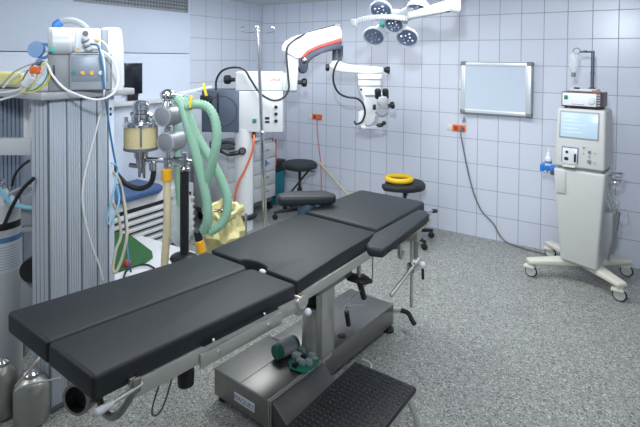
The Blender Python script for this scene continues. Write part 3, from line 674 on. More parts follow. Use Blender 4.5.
part(sc, 'carrier_seam', obox(358.5, 79, 382, 79.8, SD-.124, .01, 0), GREYP)
part(sc, 'carrier_seam', obox(358.5, 85.5, 381.5, 86.3, SD-.124, .01, 0), GREYP)
part(sc, 'head_screw', MB().lathe(D(361, 89.5, SD-.12), [(.012, 0), (.010, .01)], -uy, 12), BLACK)
part(sc, 'head_band', obox(365, 95.2, 378, 96.4, SD-.126, .01, .001), DARKALU)
# cables along the arm, black handles on the column
part(sc, 'arm_cable', MB().tube([D(216, 90, SD-.1), D(216.5, 80, SD-.1), D(222, 71, SD-.12), D(233, 67.5, SD-.12), D(244, 69.5, SD-.12), D(251, 80, SD-.13), D(260, 93, SD-.15), D(272, 100, SD-.16), D(282, 98.5, SD-.16), D(288.5, 90, SD-.15), D(288, 75, SD-.14), D(286.5, 56, SD-.14), D(287.5, 47, SD-.14), D(293, 41, SD-.13), D(302, 35.5, SD-.1), D(318, 30.3, SD-.05), D(336, 25.3, SD-.03)], .0105, 8), BLACK)
part(sc, 'head_cable', MB().tube([D(342, 46, SD-.08), D(341.5, 57, SD-.1), D(337, 63, SD-.12), D(333.5, 73, SD-.13), D(334, 84, SD-.13), D(339, 93, SD-.13), D(347, 97, SD-.13), D(357, 98.5, SD-.14), D(363, 104, SD-.16), D(365, 113, SD-.16), D(362, 121.5, SD-.16), D(356.5, 124, SD-.15), D(354.5, 121.5, SD-.12)], .010, 8), BLACK)
part(sc, 'column_handle', MB().tube([D(242, 151.5, SD-.12), D(236, 153, SD-.14), D(229, 154, SD-.14), D(222, 151, SD-.14), D(212, 148.5, SD-.1)], .022, 10).rod(D(242.5, 151, SD-.16), D(242, 151, SD-.06), .036), BLACK)
part(sc, 'column_handle', MB().tube([D(236, 144, SD-.05), D(228, 142.5, SD-.05), D(214, 143.5, SD-.05)], .014, 8), BLACK)
part(sc, 'mains_cable', MB().tube([D(253.5, 133, SD-.02), D(254, 139, SD-.12), D(252, 152, SD-.13), D(245, 170, SD-.13), D(239, 181, SD-.13), D(235.5, 194, SD-.12), D(233.5, 207, SD-.1)], .011, 8), ORCABLE, 'orange cable down the column')
part(sc, 'cable_gland', MB().rod(D(253.5, 131.5, SD-.02), D(253.8, 138, SD-.06), .02), BLACK)

# ------------------------------------------------------------------ IV pole
iv = D(262, 120, 4.35)
vb = thing('iv_pole', 'thin chrome drip stand with hooks in front of the microscope', 'drip stand', (iv.x, iv.y, 0))
ztop = D(257, 28, 4.35).z
lean = V((-.035, -.0224, 0))
part(vb, 'pole', MB().cyl((iv.x-lean.x, iv.y-lean.y, .05), V((iv.x, iv.y, 1.12)), .0205).cyl(V((iv.x, iv.y, 1.12)), V((iv.x, iv.y, ztop))+lean, .0145), CHROME)
part(vb, 'pole_collar', MB().rod(V((iv.x, iv.y, 1.10))-lean*.05, V((iv.x, iv.y, 1.15)), .025), CHROME)
hk = MB(); tp = V((iv.x, iv.y, ztop))+lean
hk.ball(tp, .016)
for sgn in (-1, 1):
    for dd in (ux, uy):
        d = dd*sgn
        hk.tube([tp-uz*.03, tp+d*.05-uz*.042, tp+d*.10-uz*.04, tp+d*.14-uz*.03, tp+d*.145-uz*.0, tp+d*.12+uz*.008], .004, 6)
part(vb, 'hooks', hk, CHROME)
for k in range(5):
    a = 2*PI*k/5+.4; d = V((math.cos(a), math.sin(a), 0)); e = V((iv.x, iv.y, 0))-lean
    lg = part(vb, 'leg', MB().hexa([e+q for q in (d*.0+V((-d.y, d.x, 0))*.015+uz*.06, d*.0-V((-d.y, d.x, 0))*.015+uz*.06, d*.26-V((-d.y, d.x, 0))*.012+uz*.06, d*.26+V((-d.y, d.x, 0))*.012+uz*.06, d*.0+V((-d.y, d.x, 0))*.015+uz*.09, d*.0-V((-d.y, d.x, 0))*.015+uz*.09, d*.26-V((-d.y, d.x, 0))*.012+uz*.08, d*.26+V((-d.y, d.x, 0))*.012+uz*.08)], .003), CHROME)
    part(lg, 'castor', MB().lathe(e+d*.24-V((-d.y, d.x, 0))*.012+uz*.03, [(.024, 0), (.03, .004), (.03, .02), (.024, .024)], (-d.y, d.x, 0), 14), BLACK)

# ------------------------------------------------------------------ drawer cabinet behind the column
cx0, cx1, cy0, cy1 = .06, .55, -1.24, -.42
cb = thing('drawer_cabinet', 'white drawer cabinet on castors in the corner behind the microscope column', 'cabinet', ((cx0+cx1)/2, (cy0+cy1)/2, 0))
part(cb, 'carcass', MB().box((cx0, cy0, .155), (cx1, cy1, .80), .006), WHITE)
part(cb, 'plinth', MB().box((cx0+.02, cy0+.02, .10), (cx1-.02, cy1-.02, .155), .004), DARKALU)
for j in range(2):
    for k in range(4):
        y0 = cy0+.012+j*(cy1-cy0-.012)/2; y1 = y0+(cy1-cy0-.012)/2-.012; z0 = .165+k*.157
        dwr = part(cb, 'drawer', MB().box((cx1-.001, y0, z0), (cx1+.018, y1, z0+.147), .004), WHITE)
        ym = (y0+y1)/2
        part(dwr, 'handle', MB().tube([(cx1+.018, ym-.05, z0+.10), (cx1+.04, ym-.045, z0+.095), (cx1+.04, ym+.045, z0+.095), (cx1+.018, ym+.05, z0+.10)], .006, 8, smooth=False), GREYP)
part(cb, 'top_rail', MB().tube([(cx1-.02, cy0+.02, .801), (cx1-.02, cy0+.02, .845), (cx1-.02, cy1-.02, .845), (cx1-.02, cy1-.02, .801)], .008, 8, smooth=False), GREYP)
for x, y in ((cx0+.06, cy0+.06), (cx1-.06, cy0+.06), (cx0+.06, cy1-.06), (cx1-.05, cy1-.05)):
    part(cb, 'castor', MB().lathe((x, y-.014, .05), [(.04, 0), (.05, .005), (.05, .023), (.04, .028)], (0, 1, 0), 16).box((x-.02, y-.02, .06), (x+.02, y+.02, .10)), BLACK)
part(cb, 'red_edge', MB().box((cx1-.004, cy1, .52), (cx1+.012, cy1+.014, .83), .002), RED)
solo('instrument_box', MB().box((.20, -1.15, .8015), (.49, -.82, .87), .01), DARKALU, 'dark tray standing on top of the white drawer cabinet', 'tray')
solo('specimen_jar', MB().lathe((.40, -.72, .8015), [(.05, 0), (.055, .01), (.055, .10), (.04, .115)], n=18), YELP, 'small yellow jar on top of the drawer cabinet', 'jar')
solo('folded_towel', MB().box((.20, -.66, .8015), (.49, -.46, .835), .012), SHEET, 'white folded towel on top of the drawer cabinet', 'towel')
gt = D(260, 169, 4.86)
solo('blue_tape_roll', MB().torus((cx1+.052, -.67, .595), .026, .012, (1, 0, .2), 20, 8), SKY, 'blue roll hanging on a drawer handle of the white cabinet', 'tape roll')
# teal bin
tbn = Xp(275, 190, .70)
bn = thing('waste_bin', 'narrow teal bin with a black lid beside the drawer cabinet', 'bin', (.42, -.20, 0))
part(bn, 'bin_body', MB().hexa([(.38, -.30, 0), (.48, -.30, 0), (.48, -.14, 0), (.38, -.14, 0), (.37, -.32, .40), (.49, -.32, .40), (.49, -.13, .40), (.37, -.13, .40)], .01), TEAL)
part(bn, 'lid', MB().box((.365, -.325, .395), (.495, -.125, .54), .02, 3), BLACK)

# ------------------------------------------------------------------ stools
def stool(loc, lab, zseat, rs, rot):
    s_ = thing('wheeled_stool', lab, 'stool', loc, rot)
    part(s_, 'seat', MB().lathe((0, 0, zseat-.075), [(rs*.80, 0), (rs*.97, .012), (rs, .03), (rs*.99, .052), (rs*.9, .07), (rs*.5, .076), (.01, .077)], n=36), LEATH, local=True)
    part(s_, 'seat_plate', MB().lathe((0, 0, zseat-.09), [(rs*.55, 0), (rs*.6, .016)], n=24), BLACK, local=True)
    part(s_, 'gas_post', MB().lathe((0, 0, .09), [(.028, 0), (.028, .24), (.017, .242), (.017, zseat-.18)], n=18), BLACK, local=True)
    part(s_, 'height_lever', MB().cyl((.02, 0, zseat-.10), (rs*.85, .05, zseat-.11), .006), BLACK, local=True)
    for k in range(5):
        a = 2*PI*k/5; d = V((math.cos(a), math.sin(a), 0)); w = V((-d.y, d.x, 0))
        lg = part(s_, 'leg', MB().hexa([w*-.022+uz*.075, w*.022+uz*.075, d*.30+w*.014+uz*.065, d*.30-w*.014+uz*.065, w*-.02+uz*.125, w*.02+uz*.125, d*.30+w*.013+uz*.09, d*.30-w*.013+uz*.09], .006), BLACK, local=True)
        part(lg, 'castor', MB().lathe(d*.285-w*.018+uz*.03, [(.025, 0), (.03, .004), (.03, .032), (.025, .036)], w, 16), BLACK, local=True)
    return s_
s1 = stool((.965, -.50, 0), 'round black stool in the corner below the left wall socket', .625, .20, .3)
part(s1, 'back_strut', MB().cyl((.10, .02, .53), (-.09, -.06, .28), .011), BLACK, local=True)
s2 = stool((2.235, -.50, 0), 'black wheeled stool carrying a yellow ring behind the table head', .585, .20, .785)
part(s2, 'side_bar', MB().cyl((-.02, .12, .50), (.20, .02, .50), .008).cyl((.03, -.0, .44), (.03, 0, .52), .012), CHROME, local=True)
part(s2, 'back_cushion', MB().prism([(-.27, -.14, .535), (-.17, -.22, .535), (.0, -.25, .535), (.02, -.17, .535), (-.15, -.10, .535), (-.2, -.03, .535), (-.26, -.04, .535)], (0, 0, .05), .014, 3), LEATH, local=True)
solo('head_ring', MB().torus((2.19, -.545, .613), .118, .026, (0, 0, 1), 40, 14), YELLOW, 'yellow padded head ring lying on the black stool behind the table head', 'head ring')

# ------------------------------------------------------------------ radiator with louvres, white cart with green cloth
lv = thing('louvred_cabinet', 'white louvred cabinet under a blue cover along the left wall', 'cabinet', (.28, -2.1, 0))
part(lv, 'carcass', MB().box((.06, -2.9, .03), (.47, -1.62, .555), .008), WHITE)
part(lv, 'recess', MB().box((.466, -2.85, .10), (.476, -1.66, .475)), BLACK)
for k in range(6):
    z = .108+k*.062
    part(lv, 'slat', MB().hexa([(.474, -2.86, z), (.515, -2.86, z-.012), (.515, -1.65, z-.012), (.474, -1.65, z), (.474, -2.86, z+.024), (.515, -2.86, z+.012), (.515, -1.65, z+.012), (.474, -1.65, z+.024)], .003), WHITE)
part(lv, 'blue_cover', MB().prism([(.04+.02, -2.9, .56), (.52, -2.9, .56), (.52, -2.08, .56), (.46, -1.99, .56), (.38, -1.96, .56), (.06, -1.96, .56)], (0, 0, .045), .01), NAVY, 'blue cover')
for y in (-2.75, -1.75): part(lv, 'foot', MB().box((.10, y-.03, 0), (.42, y+.03, .032)), LGREY)
ct = thing('low_trolley', 'low white trolley with a green cloth between the tower and the table', 'trolley', (1.08, -2.74, 0), math.radians(0))
part(ct, 'top', MB().box((-.34, -.36, .30), (.30, .30, .335), .02, 3), SHEET, local=True)
for u in (-.30, .22):
    for w in (-.30, .26): part(ct, 'leg', MB().cyl((u, w, 0), (u, w, .305), .013), CHROME, local=True)
cl = solo('green_cloth', MB().prism([Zp(114, 232, .341), Zp(131, 236, .341), Zp(152, 252, .341), Zp(153, 258, .341), Zp(146, 263, .341), Zp(112, 274, .341), Zp(104, 262, .341)], (0, 0, .008), .003), GREEN, 'dark green cloth spread over the low white trolley', 'cloth')
solo('red_ball', MB().ball(Zp(127.5, 263.5, .365), .028), mat('red_bulb', (.55, .05, .06), .4), 'small red bulb on the green cloth', 'bulb')
solo('black_tube', MB().tube([Zp(124, 277, .346), Zp(127, 270, .352), Zp(136, 266, .352), Zp(147, 265, .352), Zp(154, 268, .352)], .007, 8), BLACK, 'black tube curled on the low white trolley beside the table pad', 'tube')

# ------------------------------------------------------------------ supply tower
tw = thing('supply_tower', 'tall ribbed aluminium equipment tower with a shelf on top', 'equipment tower', (1.6, -3.55, 0))
part(tw, 'corner_post', MB().box((1.535, -3.715, .03), (1.70, -3.62, 1.585), .004, 2), ALU)
tp_ = part(tw, 'ribbed_panel', MB().box((1.56, -3.62, .03), (1.698, -3.385, 1.585), .003), ALU)
for y0, n_, st in ((-3.703, 6, .0125), (-3.613, 5, .0125), (-3.535, 6, .0125), (-3.445, 4, .0125)):
    rb = MB()
    for k in range(n_):
        y = y0+k*st; rb.box((1.695, y, .04), (1.7025, y+.0090, 1.58), .001, 1)
    part(tp_, 'rib_group', rb, ALU)
for y in (-3.7165, -3.626, -3.548, -3.458, -3.392):
    part(tp_, 'groove', MB().box((1.690, y, .035), (1.7010, y+.007, 1.58)), DARKALU)
gv = MB()
for k in range(3): gv.box((1.575+k*.038, -3.7165, .05), (1.578+k*.038, -3.712, 1.57))
part(tw, 'post_grooves', gv, GREYP)
part(tw, 'side_panel', MB().box((1.545, -3.385, .05), (1.68, -3.335, 1.58), .006), PANEL)
part(tw, 'side_sockets', MB().box((1.679, -3.365, 1.47), (1.684, -3.355, 1.485)).box((1.679, -3.365, 1.50), (1.684, -3.355, 1.515)), BLACK)
part(tw, 'shelf', MB().box((.95, -3.78, 1.586), (1.76, -3.26, 1.622), .006), mat('shelf_aluminium', (.46, .47, .49), .4, .3))
part(tw, 'tower_base', MB().box((1.45, -3.715, 0), (1.70, -3.34, .03), .004), DARKALU)
SHADEALU = mat('shaded_aluminium', (.26, .31, .38), .45, .3)  # darker copy of the tower aluminium, with the rear column's shade in its colour
def fbox(x0, x1, z0, z1, d0, depth, bev=.005):
    a, c_ = D(x0, 150, d0), D(x1, 150, d0)
    return MB().box((0, 0, z0-a.z), ((c_-a).dot(ux), depth, z1-a.z), bev, 2, basis(a, ux, uy, uz))
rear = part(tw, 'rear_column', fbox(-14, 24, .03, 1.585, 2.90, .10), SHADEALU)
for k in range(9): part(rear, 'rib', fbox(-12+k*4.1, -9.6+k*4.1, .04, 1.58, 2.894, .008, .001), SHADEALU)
part(tw, 'white_strip', fbox(23.5, 29, 1.28, 1.585, 2.88, .03, .002), SHEET)
part(tw, 'cross_bar', fbox(-12, 32, 1.262, 1.352, 2.66, .05), WHITE)
part(tw, 'lower_box', fbox(19.5, 40, .885, 1.05, 2.64, .12, .008), LGREY)
part(tw, 'lower_shelf', fbox(19.5, 40, .865, .882, 2.60, .2, .003), LGREY)
part(tw, 'lower_shelf', fbox(19.5, 40, .605, .635, 2.60, .2, .003), LGREY)
part(tw, 'lower_box', fbox(19.5, 40, .26, .60, 2.63, .14, .006), LGREY)
mt_ = D(30, 272, 2.61)
part(tw, 'suction_motor', MB().lathe(mt_, [(.03, 0), (.06, .004), (.065, .02), (.065, .10)], uy, 24), BLACK, 'black round motor')

# ---- monitors on the shelf
MD = 2.5
r0 = ray(80, 69.5); vy = V((r0.x, r0.y, 0)).normalized(); vx = V((vy.y, -vy.x, 0))
def SP(x, y, d0):          # a point of the plane facing the room, d0 from the middle of the shelf
    A = D(80, 69.5, d0); r = ray(x, y); return CAM + r*((A-CAM).dot(vy)/r.dot(vy))
def dbox(x0, y0, x1, y1, d0, depth, bev=.006, seg=3):
    a, c_ = SP(x0, y1, d0), SP(x1, y0, d0)
    return MB().box((0, 0, 0), ((c_-a).dot(vx), depth, c_.z-a.z), bev, seg, basis(a, vx, vy, uz))
def gbox(x0, x1, ytop, d0, depth, z0, bev=.006):
    a, c_ = SP(x0, 90, d0), SP(x1, ytop, d0)
    return MB().box((0, 0, z0-a.z), ((c_-a).dot(vx), depth, c_.z-a.z), bev, 3, basis(a, vx, vy, uz))
b = D(78, 92, MD)
zs = 1.622
mm = thing('monitor_module', 'grey patient monitor module with a recessed front on the tower shelf', 'monitor', (b.x, b.y, zs))
part(mm, 'case', gbox(48, 112, 54, MD, .12, zs), GREYP)
part(mm, 'case_side', gbox(48, 69.5, 54.5, MD-.006, .02, zs+.004), mat('mid_grey', (.27, .28, .29), .45))
ff = part(mm, 'front_frame', gbox(69.5, 110, 55, MD-.016, .02, zs+.006), LGREY)
part(ff, 'front_panel', dbox(71.5, 57, 108, 81.5, MD-.020, .01, .002), mat('steel_blue_panel', (.22, .27, .32), .35))
for x, mt, nm in ((73.5, LEDG, 'socket'), (82.5, AMBER, 'socket'), (91.5, AMBER, 'socket'), (100.5, LABELW, 'socket')):
    part(ff, nm, MB().lathe(SP(x, 73, MD-.019), [(.009, 0), (.011, .003), (.009, .010)], -vy, 16), mt)
part(ff, 'print_line', dbox(72, 77.5, 98, 78.3, MD-.022, .004, 0), TEXTG)
part(mm, 'side_vents', dbox(53, 65, 55, 79, MD-.009, .006, .001), BLACK)
z1 = SP(78, 54, MD).z+.004
pr_ = thing('printer_module', 'white module with plugged connectors stacked on the grey monitor module', 'monitor', (b.x, b.y, z1))
part(pr_, 'case', gbox(48, 101, 28.5, MD+.01, .11, z1+.002, .012), SCOPEW)
part(pr_, 'roller_cover', MB().rod(SP(49, 42.5, MD+.005), SP(74, 42, MD+.005), .062), WHITE)
part(pr_, 'connector_panel', gbox(75.5, 101, 29, MD-.004, .02, z1+.004), LABELW)
part(pr_, 'connectors', MB().rod(SP(83, 40, MD-.05), SP(88, 39, MD-.005), .010).rod(SP(84, 45, MD-.05), SP(90, 44, MD-.005), .010).rod(SP(86, 50, MD-.05), SP(92, 49, MD-.005), .010), LGREY)
part(pr_, 'brown_plug', MB().lathe(SP(85.5, 33.5, MD-.005), [(.014, 0), (.012, .02)], -vy, 14), mat('dark_brown', (.08, .03, .03), .4))
part(pr_, 'orange_button', MB().lathe(SP(78, 49, MD-.004), [(.007, 0), (.006, .006)], -vy, 12), AMBER)
part(pr_, 'yellow_plug', MB().rod(SP(95, 39, MD-.02), SP(99, 41.5, MD-.02), .009), YELP)
part(pr_, 'green_tag', dbox(50, 46.5, 55, 52, MD-.06, .01, .001), TEAL2)
hh = part(pr_, 'carry_handle', MB().tube([SP(56.5, 28.5, MD+.08), SP(60, 22.5, MD+.08), SP(70, 20.5, MD+.08), SP(80, 23, MD+.08), SP(87, 28.5, MD+.08)], .016, 10), LGREY)
part(hh, 'handle_end', MB().tube([SP(55.5, 28.8, MD+.075), SP(57, 24.5, MD+.075), SP(61, 22, MD+.075)], .021, 10), SKY, 'blue handle end')
bm = thing('patient_monitor', 'large white monitor case standing behind the stacked modules on the shelf', 'monitor', (SP(112, 92, MD+.12).x, SP(112, 92, MD+.12).y, zs))
part(bm, 'case', MB().prism([SP(x, y, MD+.132) for x, y in ((101, 28), (116, 27), (121, 28.5), (122.5, 33), (124, 50), (124.5, 86), (122, 90.6), (101, 90.8))], vy*.13, .02, 4), SCOPEW)
part(bm, 'grey_flank', dbox(101.5, 29.5, 108.5, 53, MD+.124, .02, .004), mat('cool_grey', (.28, .32, .37), .45))
bs_ = Xp(131, 78, .06)
scn = thing('wall_screen', 'small black screen on the pale panelling behind the white monitor', 'screen', (.09, -2.03, 1.375))
part(scn, 'case', MB().box((.058, -2.125, 1.44), (.10, -1.935, 1.735), .004), BLACKSCR)
part(scn, 'stand', MB().box((.062, -2.08, 1.375), (.095, -1.98, 1.44), .004), BLACK)
# blue cup and yellow bundle at the left of the modules
solo('blue_face_mask', MB().lathe(D(42.3, 51, MD+.04), [(.012, 0), (.02, .015), (.038, .03), (.043, .045), (.042, .055)], (.45, -.85, .15), 24).torus(D(43.5, 51, MD+.01), .036, .008, (.45, -.85, .15), 24, 8).rod(D(40, 59.5, MD+.03), D(37.5, 65.5, MD+.02), .016), PBLUE, 'translucent blue breathing mask hanging beside the grey module', 'mask')
solo('yellow_cloth', MB().hexa([D(-12, 86.5, 2.62), D(24, 86, 2.62), D(26, 84, 2.85), D(-12, 84.5, 2.85), D(-12, 71, 2.62), D(23, 71.5, 2.62), D(25, 72, 2.85), D(-12, 71.5, 2.85)], .02, 3), CLOTHY, 'folded pale yellow cloth on the left end of the tower shelf', 'cloth')
CD = 2.42
def cable(name, pts, r, mt, lab, cat='cable', group=None, n=8, ribs=None):
    return solo(name, MB().tube(pts, r*(.75 if name == 'lead_cable' else .8 if name == 'monitor_cable' else .9), n, 8, True, ribs), mt, lab, cat, group)
CB = lambda *p: [D(x, y, CD+(q[0] if q else 0)) for x, y, *q in p]
cable('lead_cable', CB((48, 62), (44, 64), (38, 70), (36, 80), (30, 88), (24, 90, .05)), .006, YCABLE, 'yellow lead curling down left of the grey module', 'cable')
cable('lead_cable', CB((49, 64, .02), (50, 73), (46, 84), (38, 90), (28, 92.5), (20, 92)), .006, YCABLE, 'yellow lead looping along the shelf edge', 'cable')
cable('lead_cable', CB((47, 64, .03), (47.5, 74, .02), (43, 83, .02), (34, 90, .02), (24, 91.5, .02)), .005, GRNC, 'green lead among the yellow leads at the shelf edge', 'cable')
cable('lead_cable', CB((46, 66), (43, 73), (36, 82), (28, 88), (17, 95), (-4, 101)), .007, WCABLE, 'white lead running off the left end of the shelf edge', 'cable')
cable('lead_cable', CB((47, 63, -.02), (40, 72, -.02), (27, 84, -.02), (14, 91, -.02), (-4, 93, -.02)), .006, WCABLE, 'white lead with a thick plug on the shelf', 'cable')
cable('lead_cable', CB((35, 63, .03), (26, 66, .03), (14, 72, .03), (5, 81, .03), (-4, 90, .03)), .0055, GCABLE, 'thin grey lead arching over the yellow cloth', 'cable')
cable('lead_cable', CB((33, 67, .01), (22, 72, .01), (12, 79, .01), (3, 88, .01)), .0055, WCABLE, 'short white lead draped across the yellow cloth', 'cable')
cable('lead_cable', CB((44, 61, .05), (33, 65, .05), (24, 77, .05), (22, 87, .05)), .005, DGCABLE, 'dark lead at the edge of the yellow cloth', 'cable')
solo('cable_plug', MB().rod(D(33, 76, CD-.03), D(24, 86, CD-.03), .02), SHEET, 'thick white plug lying in the cable bundle on the shelf', 'plug')
solo('cable_plug', MB().box((-.02, -.02, -.016), (.02, .02, .02), .006, 2, basis(D(35.5, 70.5, CD-.03), ux, uy, uz)), ORANGE, 'bright orange plug in the cable bundle on the shelf', 'plug')
cable('monitor_cable', CB((47, 64, -.03), (53, 76, -.03), (64, 88, -.03), (78, 95, -.06), (94, 99.5, -.06), (106, 98, -.06), (115, 91, -.04), (118, 78, -.02), (115, 64, -.01), (107, 54, 0), (97, 49, 0), (91, 47, 0)), .007, WCABLE, 'white cable looping from the connectors around the front of the grey module', 'cable')
cable('monitor_cable', CB((95, 39, 0), (102, 41, 0), (107, 46, 0), (109, 51, 0)), .005, WCABLE, 'short white cable with a black tip on the white module', 'cable')
Q = lambda *p: [Xp(x, y, 1.715+(q[0] if q else 0)) for x, y, *q in p]
cable('monitor_cable', [D(91, 44, CD), D(98, 46, CD-.02), D(101, 58, CD-.03), D(103.5, 72, CD-.04), D(104.5, 92, CD-.04)] + Q((106.5, 105, .05), (109, 125, .03), (114, 155, .02), (120, 185, .02), (124, 210, .02), (126.5, 240, .05), (129, 262, .1), (131, 272, .1)), .0065, BLUEC, 'dark blue tube hanging from the white module down the tower corner', 'tube')
cable('monitor_cable', [D(91, 49, CD+.01), D(100, 50, CD-.02), D(104, 62, CD-.02), D(104.5, 80, CD-.03), D(104, 94, CD-.04)] + Q((102, 106, .06), (95, 135, .03), (87, 165, .02), (82.5, 190, .02), (84, 215, .02), (91, 243, .02), (99, 265, .02), (103, 280, .02)), .006, WCABLE, 'thin white cable hanging down the ribbed face of the tower', 'cable')
cable('coiled_tube', Q((111, 163, .02), (115, 164, .02), (117.5, 170, .02), (115, 185, .03), (112, 197, .03), (109, 210, .02), (107, 220, .02), (110, 224, .02), (115, 215, .03), (119, 200, .03), (117, 185, .02)), .006, LBLUEC, 'light blue tube looped at the right edge of the tower', 'tube')
cable('coiled_tube', Q((113, 172, .02), (119, 180, .02), (123, 195, .02), (126, 215, .05), (127, 235, .08), (122, 258, .08), (116, 272, .08), (113, 268, .06), (116, 250, .05), (121, 235, .04), (118, 215, .02), (113, 202, .02)), .009, BEIGEC, 'beige tube looped below the light blue one beside the tower', 'tube')
# low cables left of the tower
LQ = lambda *p: [D(x, y, 2.62) for x, y in p]
cable('floor_cable', LQ((-4, 186), (4, 194), (12, 203), (24, 207), (34, 208)), .014, LBLUEC, 'light blue tube left of the tower below the white bar', 'tube')
cable('floor_cable', [D(x, y, 2.66) for x, y in ((34, 186), (22, 188), (10, 194), (5, 201), (12, 207), (28, 206))], .009, GCABLE, 'grey coiled cable left of the tower below the white bar', 'cable')
cable('floor_cable', LQ((30, 160), (22, 166), (15, 175), (12, 186)), .008, BLACK, 'thin black cable just under the white bar of the tower', 'cable')
cable('floor_cable', [D(x, y, 2.5) for x, y in ((34, 178), (22, 190), (12, 207), (3, 228))], .011, BLACK, 'thick black cable crossing down to the gas bottle', 'cable')
# ------------------------------------------------------------------ gas bottle and canisters
gb = D(2, 300, 2.75); gx, gy = gb.x, gb.y
gbt = thing('gas_cylinder', 'white gas cylinder with a printed label left of the tower', 'gas cylinder', (gx, gy, 0))
part(gbt, 'cylinder', MB().lathe((gx, gy, 0), [(.085, 0), (.098, .02), (.098, .93), (.085, .99), (.04, 1.03), (.03, 1.06)], n=32), WHITE)
lb = MB().lathe((gx, gy, .62), [(.0988, 0), (.0988, .20)], n=32, cap=False); part(gbt, 'cylinder_label', lb, LABELW)
part(gbt, 'label_band', MB().lathe((gx, gy, .785), [(.0992, 0), (.0992, .03)], n=32, cap=False), LABELB)
tx = MB()
for k in range(9): tx.lathe((gx, gy, .64+k*.015), [(.0992, 0), (.0992, .004)], n=32, cap=False)
part(gbt, 'label_print', tx, mat('print_blue_grey', (.45, .50, .56), .5))
part(gbt, 'strap', MB().lathe((gx, gy, .855), [(.0995, 0), (.1005, .003), (.1005, .035), (.0995, .038)], n=32, cap=False), BLACK)
part(gbt, 'valve', MB().cyl((gx, gy, 1.05), (gx, gy, 1.12), .02).cyl((gx-.03, gy, 1.09), (gx+.03, gy, 1.09), .012), CHROME)
def canister(x, y, r, h, lab):
    cn = thing('steel_canister', lab, 'canister', (x, y, 0), 0, None)
    part(cn, 'can', MB().lathe((x, y, 0), [(r*.9, 0), (r, .012), (r, h*.70), (r*.93, h*.80), (r*.70, h*.90), (r*.45, h*.95), (r*.43, h), (.01, h)], n=32), BOTTLEM)
    part(cn, 'lid', MB().lathe((x, y, h), [(r*.45, 0), (r*.47, .006), (r*.2, .022), (.008, .024)], n=24), CHROME)
    return cn
ca = Zp(32, 420, 0); cb_ = Zp(3, 414, 0)
canister(ca.x, ca.y, .080, .235, 'squat steel canister nearest the foot of the table')
canister(cb_.x, cb_.y, .068, .265, 'taller steel canister between the gas cylinder and the squat one')
cable('canister_tube', [D(16, 386, 2.36), D(27, 374, 2.34), D(36, 362, 2.34), D(43, 353, 2.4)], .006, BEIGEC, 'thin beige tube rising from the canisters behind the leg pads', 'tube')
cable('canister_tube', [D(16, 390, 2.30), D(30, 384, 2.30), D(46, 381, 2.34), D(60, 378, 2.42)], .005, GCABLE, 'thin grey tube crossing over the squat canister', 'tube')

# ------------------------------------------------------------------ anaesthetic absorber stand
AD = 3.3
ab = D(184.5, 262, AD); AX, AY = ab.x, ab.y
an = thing('absorber_stand', 'anaesthetic absorber with a yellow canister and two grey valve drums on a black pole', 'anaesthesia stand', (AX, AY, 0))
def zat(y, d=AD): return D(184.5, y, d).z
part(an, 'pole', MB().cyl((AX, AY, .04), (AX, AY, zat(171)), .029), BLACK)
part(an, 'pole_base', MB().lathe((AX, AY, 0), [(.15, 0), (.15, .02), (.08, .05), (.05, .06)], n=32), BLACK)
part(an, 'pole_pad', MB().ball(D(184, 258.5, AD), .105, (1, .8, .35)), BLACK)
part(an, 'pole_top', MB().cyl((AX, AY, zat(171)), (AX, AY, zat(152)), .020).rod((AX, AY, zat(171)), (AX, AY, zat(166)), .037), CHROME)
part(an, 'cross_arm', MB().rod(D(146, 159.5, AD), D(194, 161.5, AD), .018).rod(D(172, 160.5, AD), D(188, 161, AD), .028), CHROME)
# canister
cx = D(141, 120, AD); cz = lambda y: D(141, y, AD).z
can = part(an, 'absorber_canister', MB().lathe((cx.x, cx.y, cz(147)), [(.106, 0), (.106, cz(126)-cz(147))], n=40), GRAN, 'canister full of pale yellow granules')
part(can, 'canister_bars', MB().cyl(D(141, 147, AD-.11), D(141, 125.5, AD-.11), .006).cyl(D(124.6, 147, AD), D(124.6, 124, AD), .006).cyl(D(157, 147, AD), D(157, 124, AD), .006), DARKALU)
part(an, 'canister_flange', MB().lathe((cx.x, cx.y, cz(150)), [(.10, 0), (.112, .004), (.112, .022), (.10, .024)], n=40), DARKALU)
part(an, 'canister_flange', MB().lathe((cx.x, cx.y, cz(126.5)), [(.105, 0), (.114, .004), (.114, .022), (.09, .034), (.06, .042)], n=40), CHROME)
part(an, 'absorber_cap', MB().lathe((cx.x, cx.y, cz(121.5)), [(.055, 0), (.062, .02), (.060, .05), (.048, .058), (.048, .075), (.058, .08), (.058, .115), (.045, .125), (.044, .135), (.03, .14)], n=30).rod(D(131, 115, AD), D(138, 112, AD), .02).rod(D(146, 112, AD), D(152, 117, AD), .017), CHROME)
part(an, 'absorber_outlet', MB().lathe((cx.x, cx.y, cz(173)), [(.018, 0), (.018, .03), (.030, .035), (.034, .06), (.034, .09), (.045, .11), (.05, .15)], n=26).rod(D(129, 165, AD), D(137, 166, AD), .016).cyl(D(144, 165, AD), D(144, 178, AD), .010).cyl(D(139.5, 168, AD), D(139.5, 177, AD), .010), CHROME)
part(an, 'fill_port', MB().rod(D(126, 126, AD-.02), D(126, 117, AD-.02), .013), CHROME)
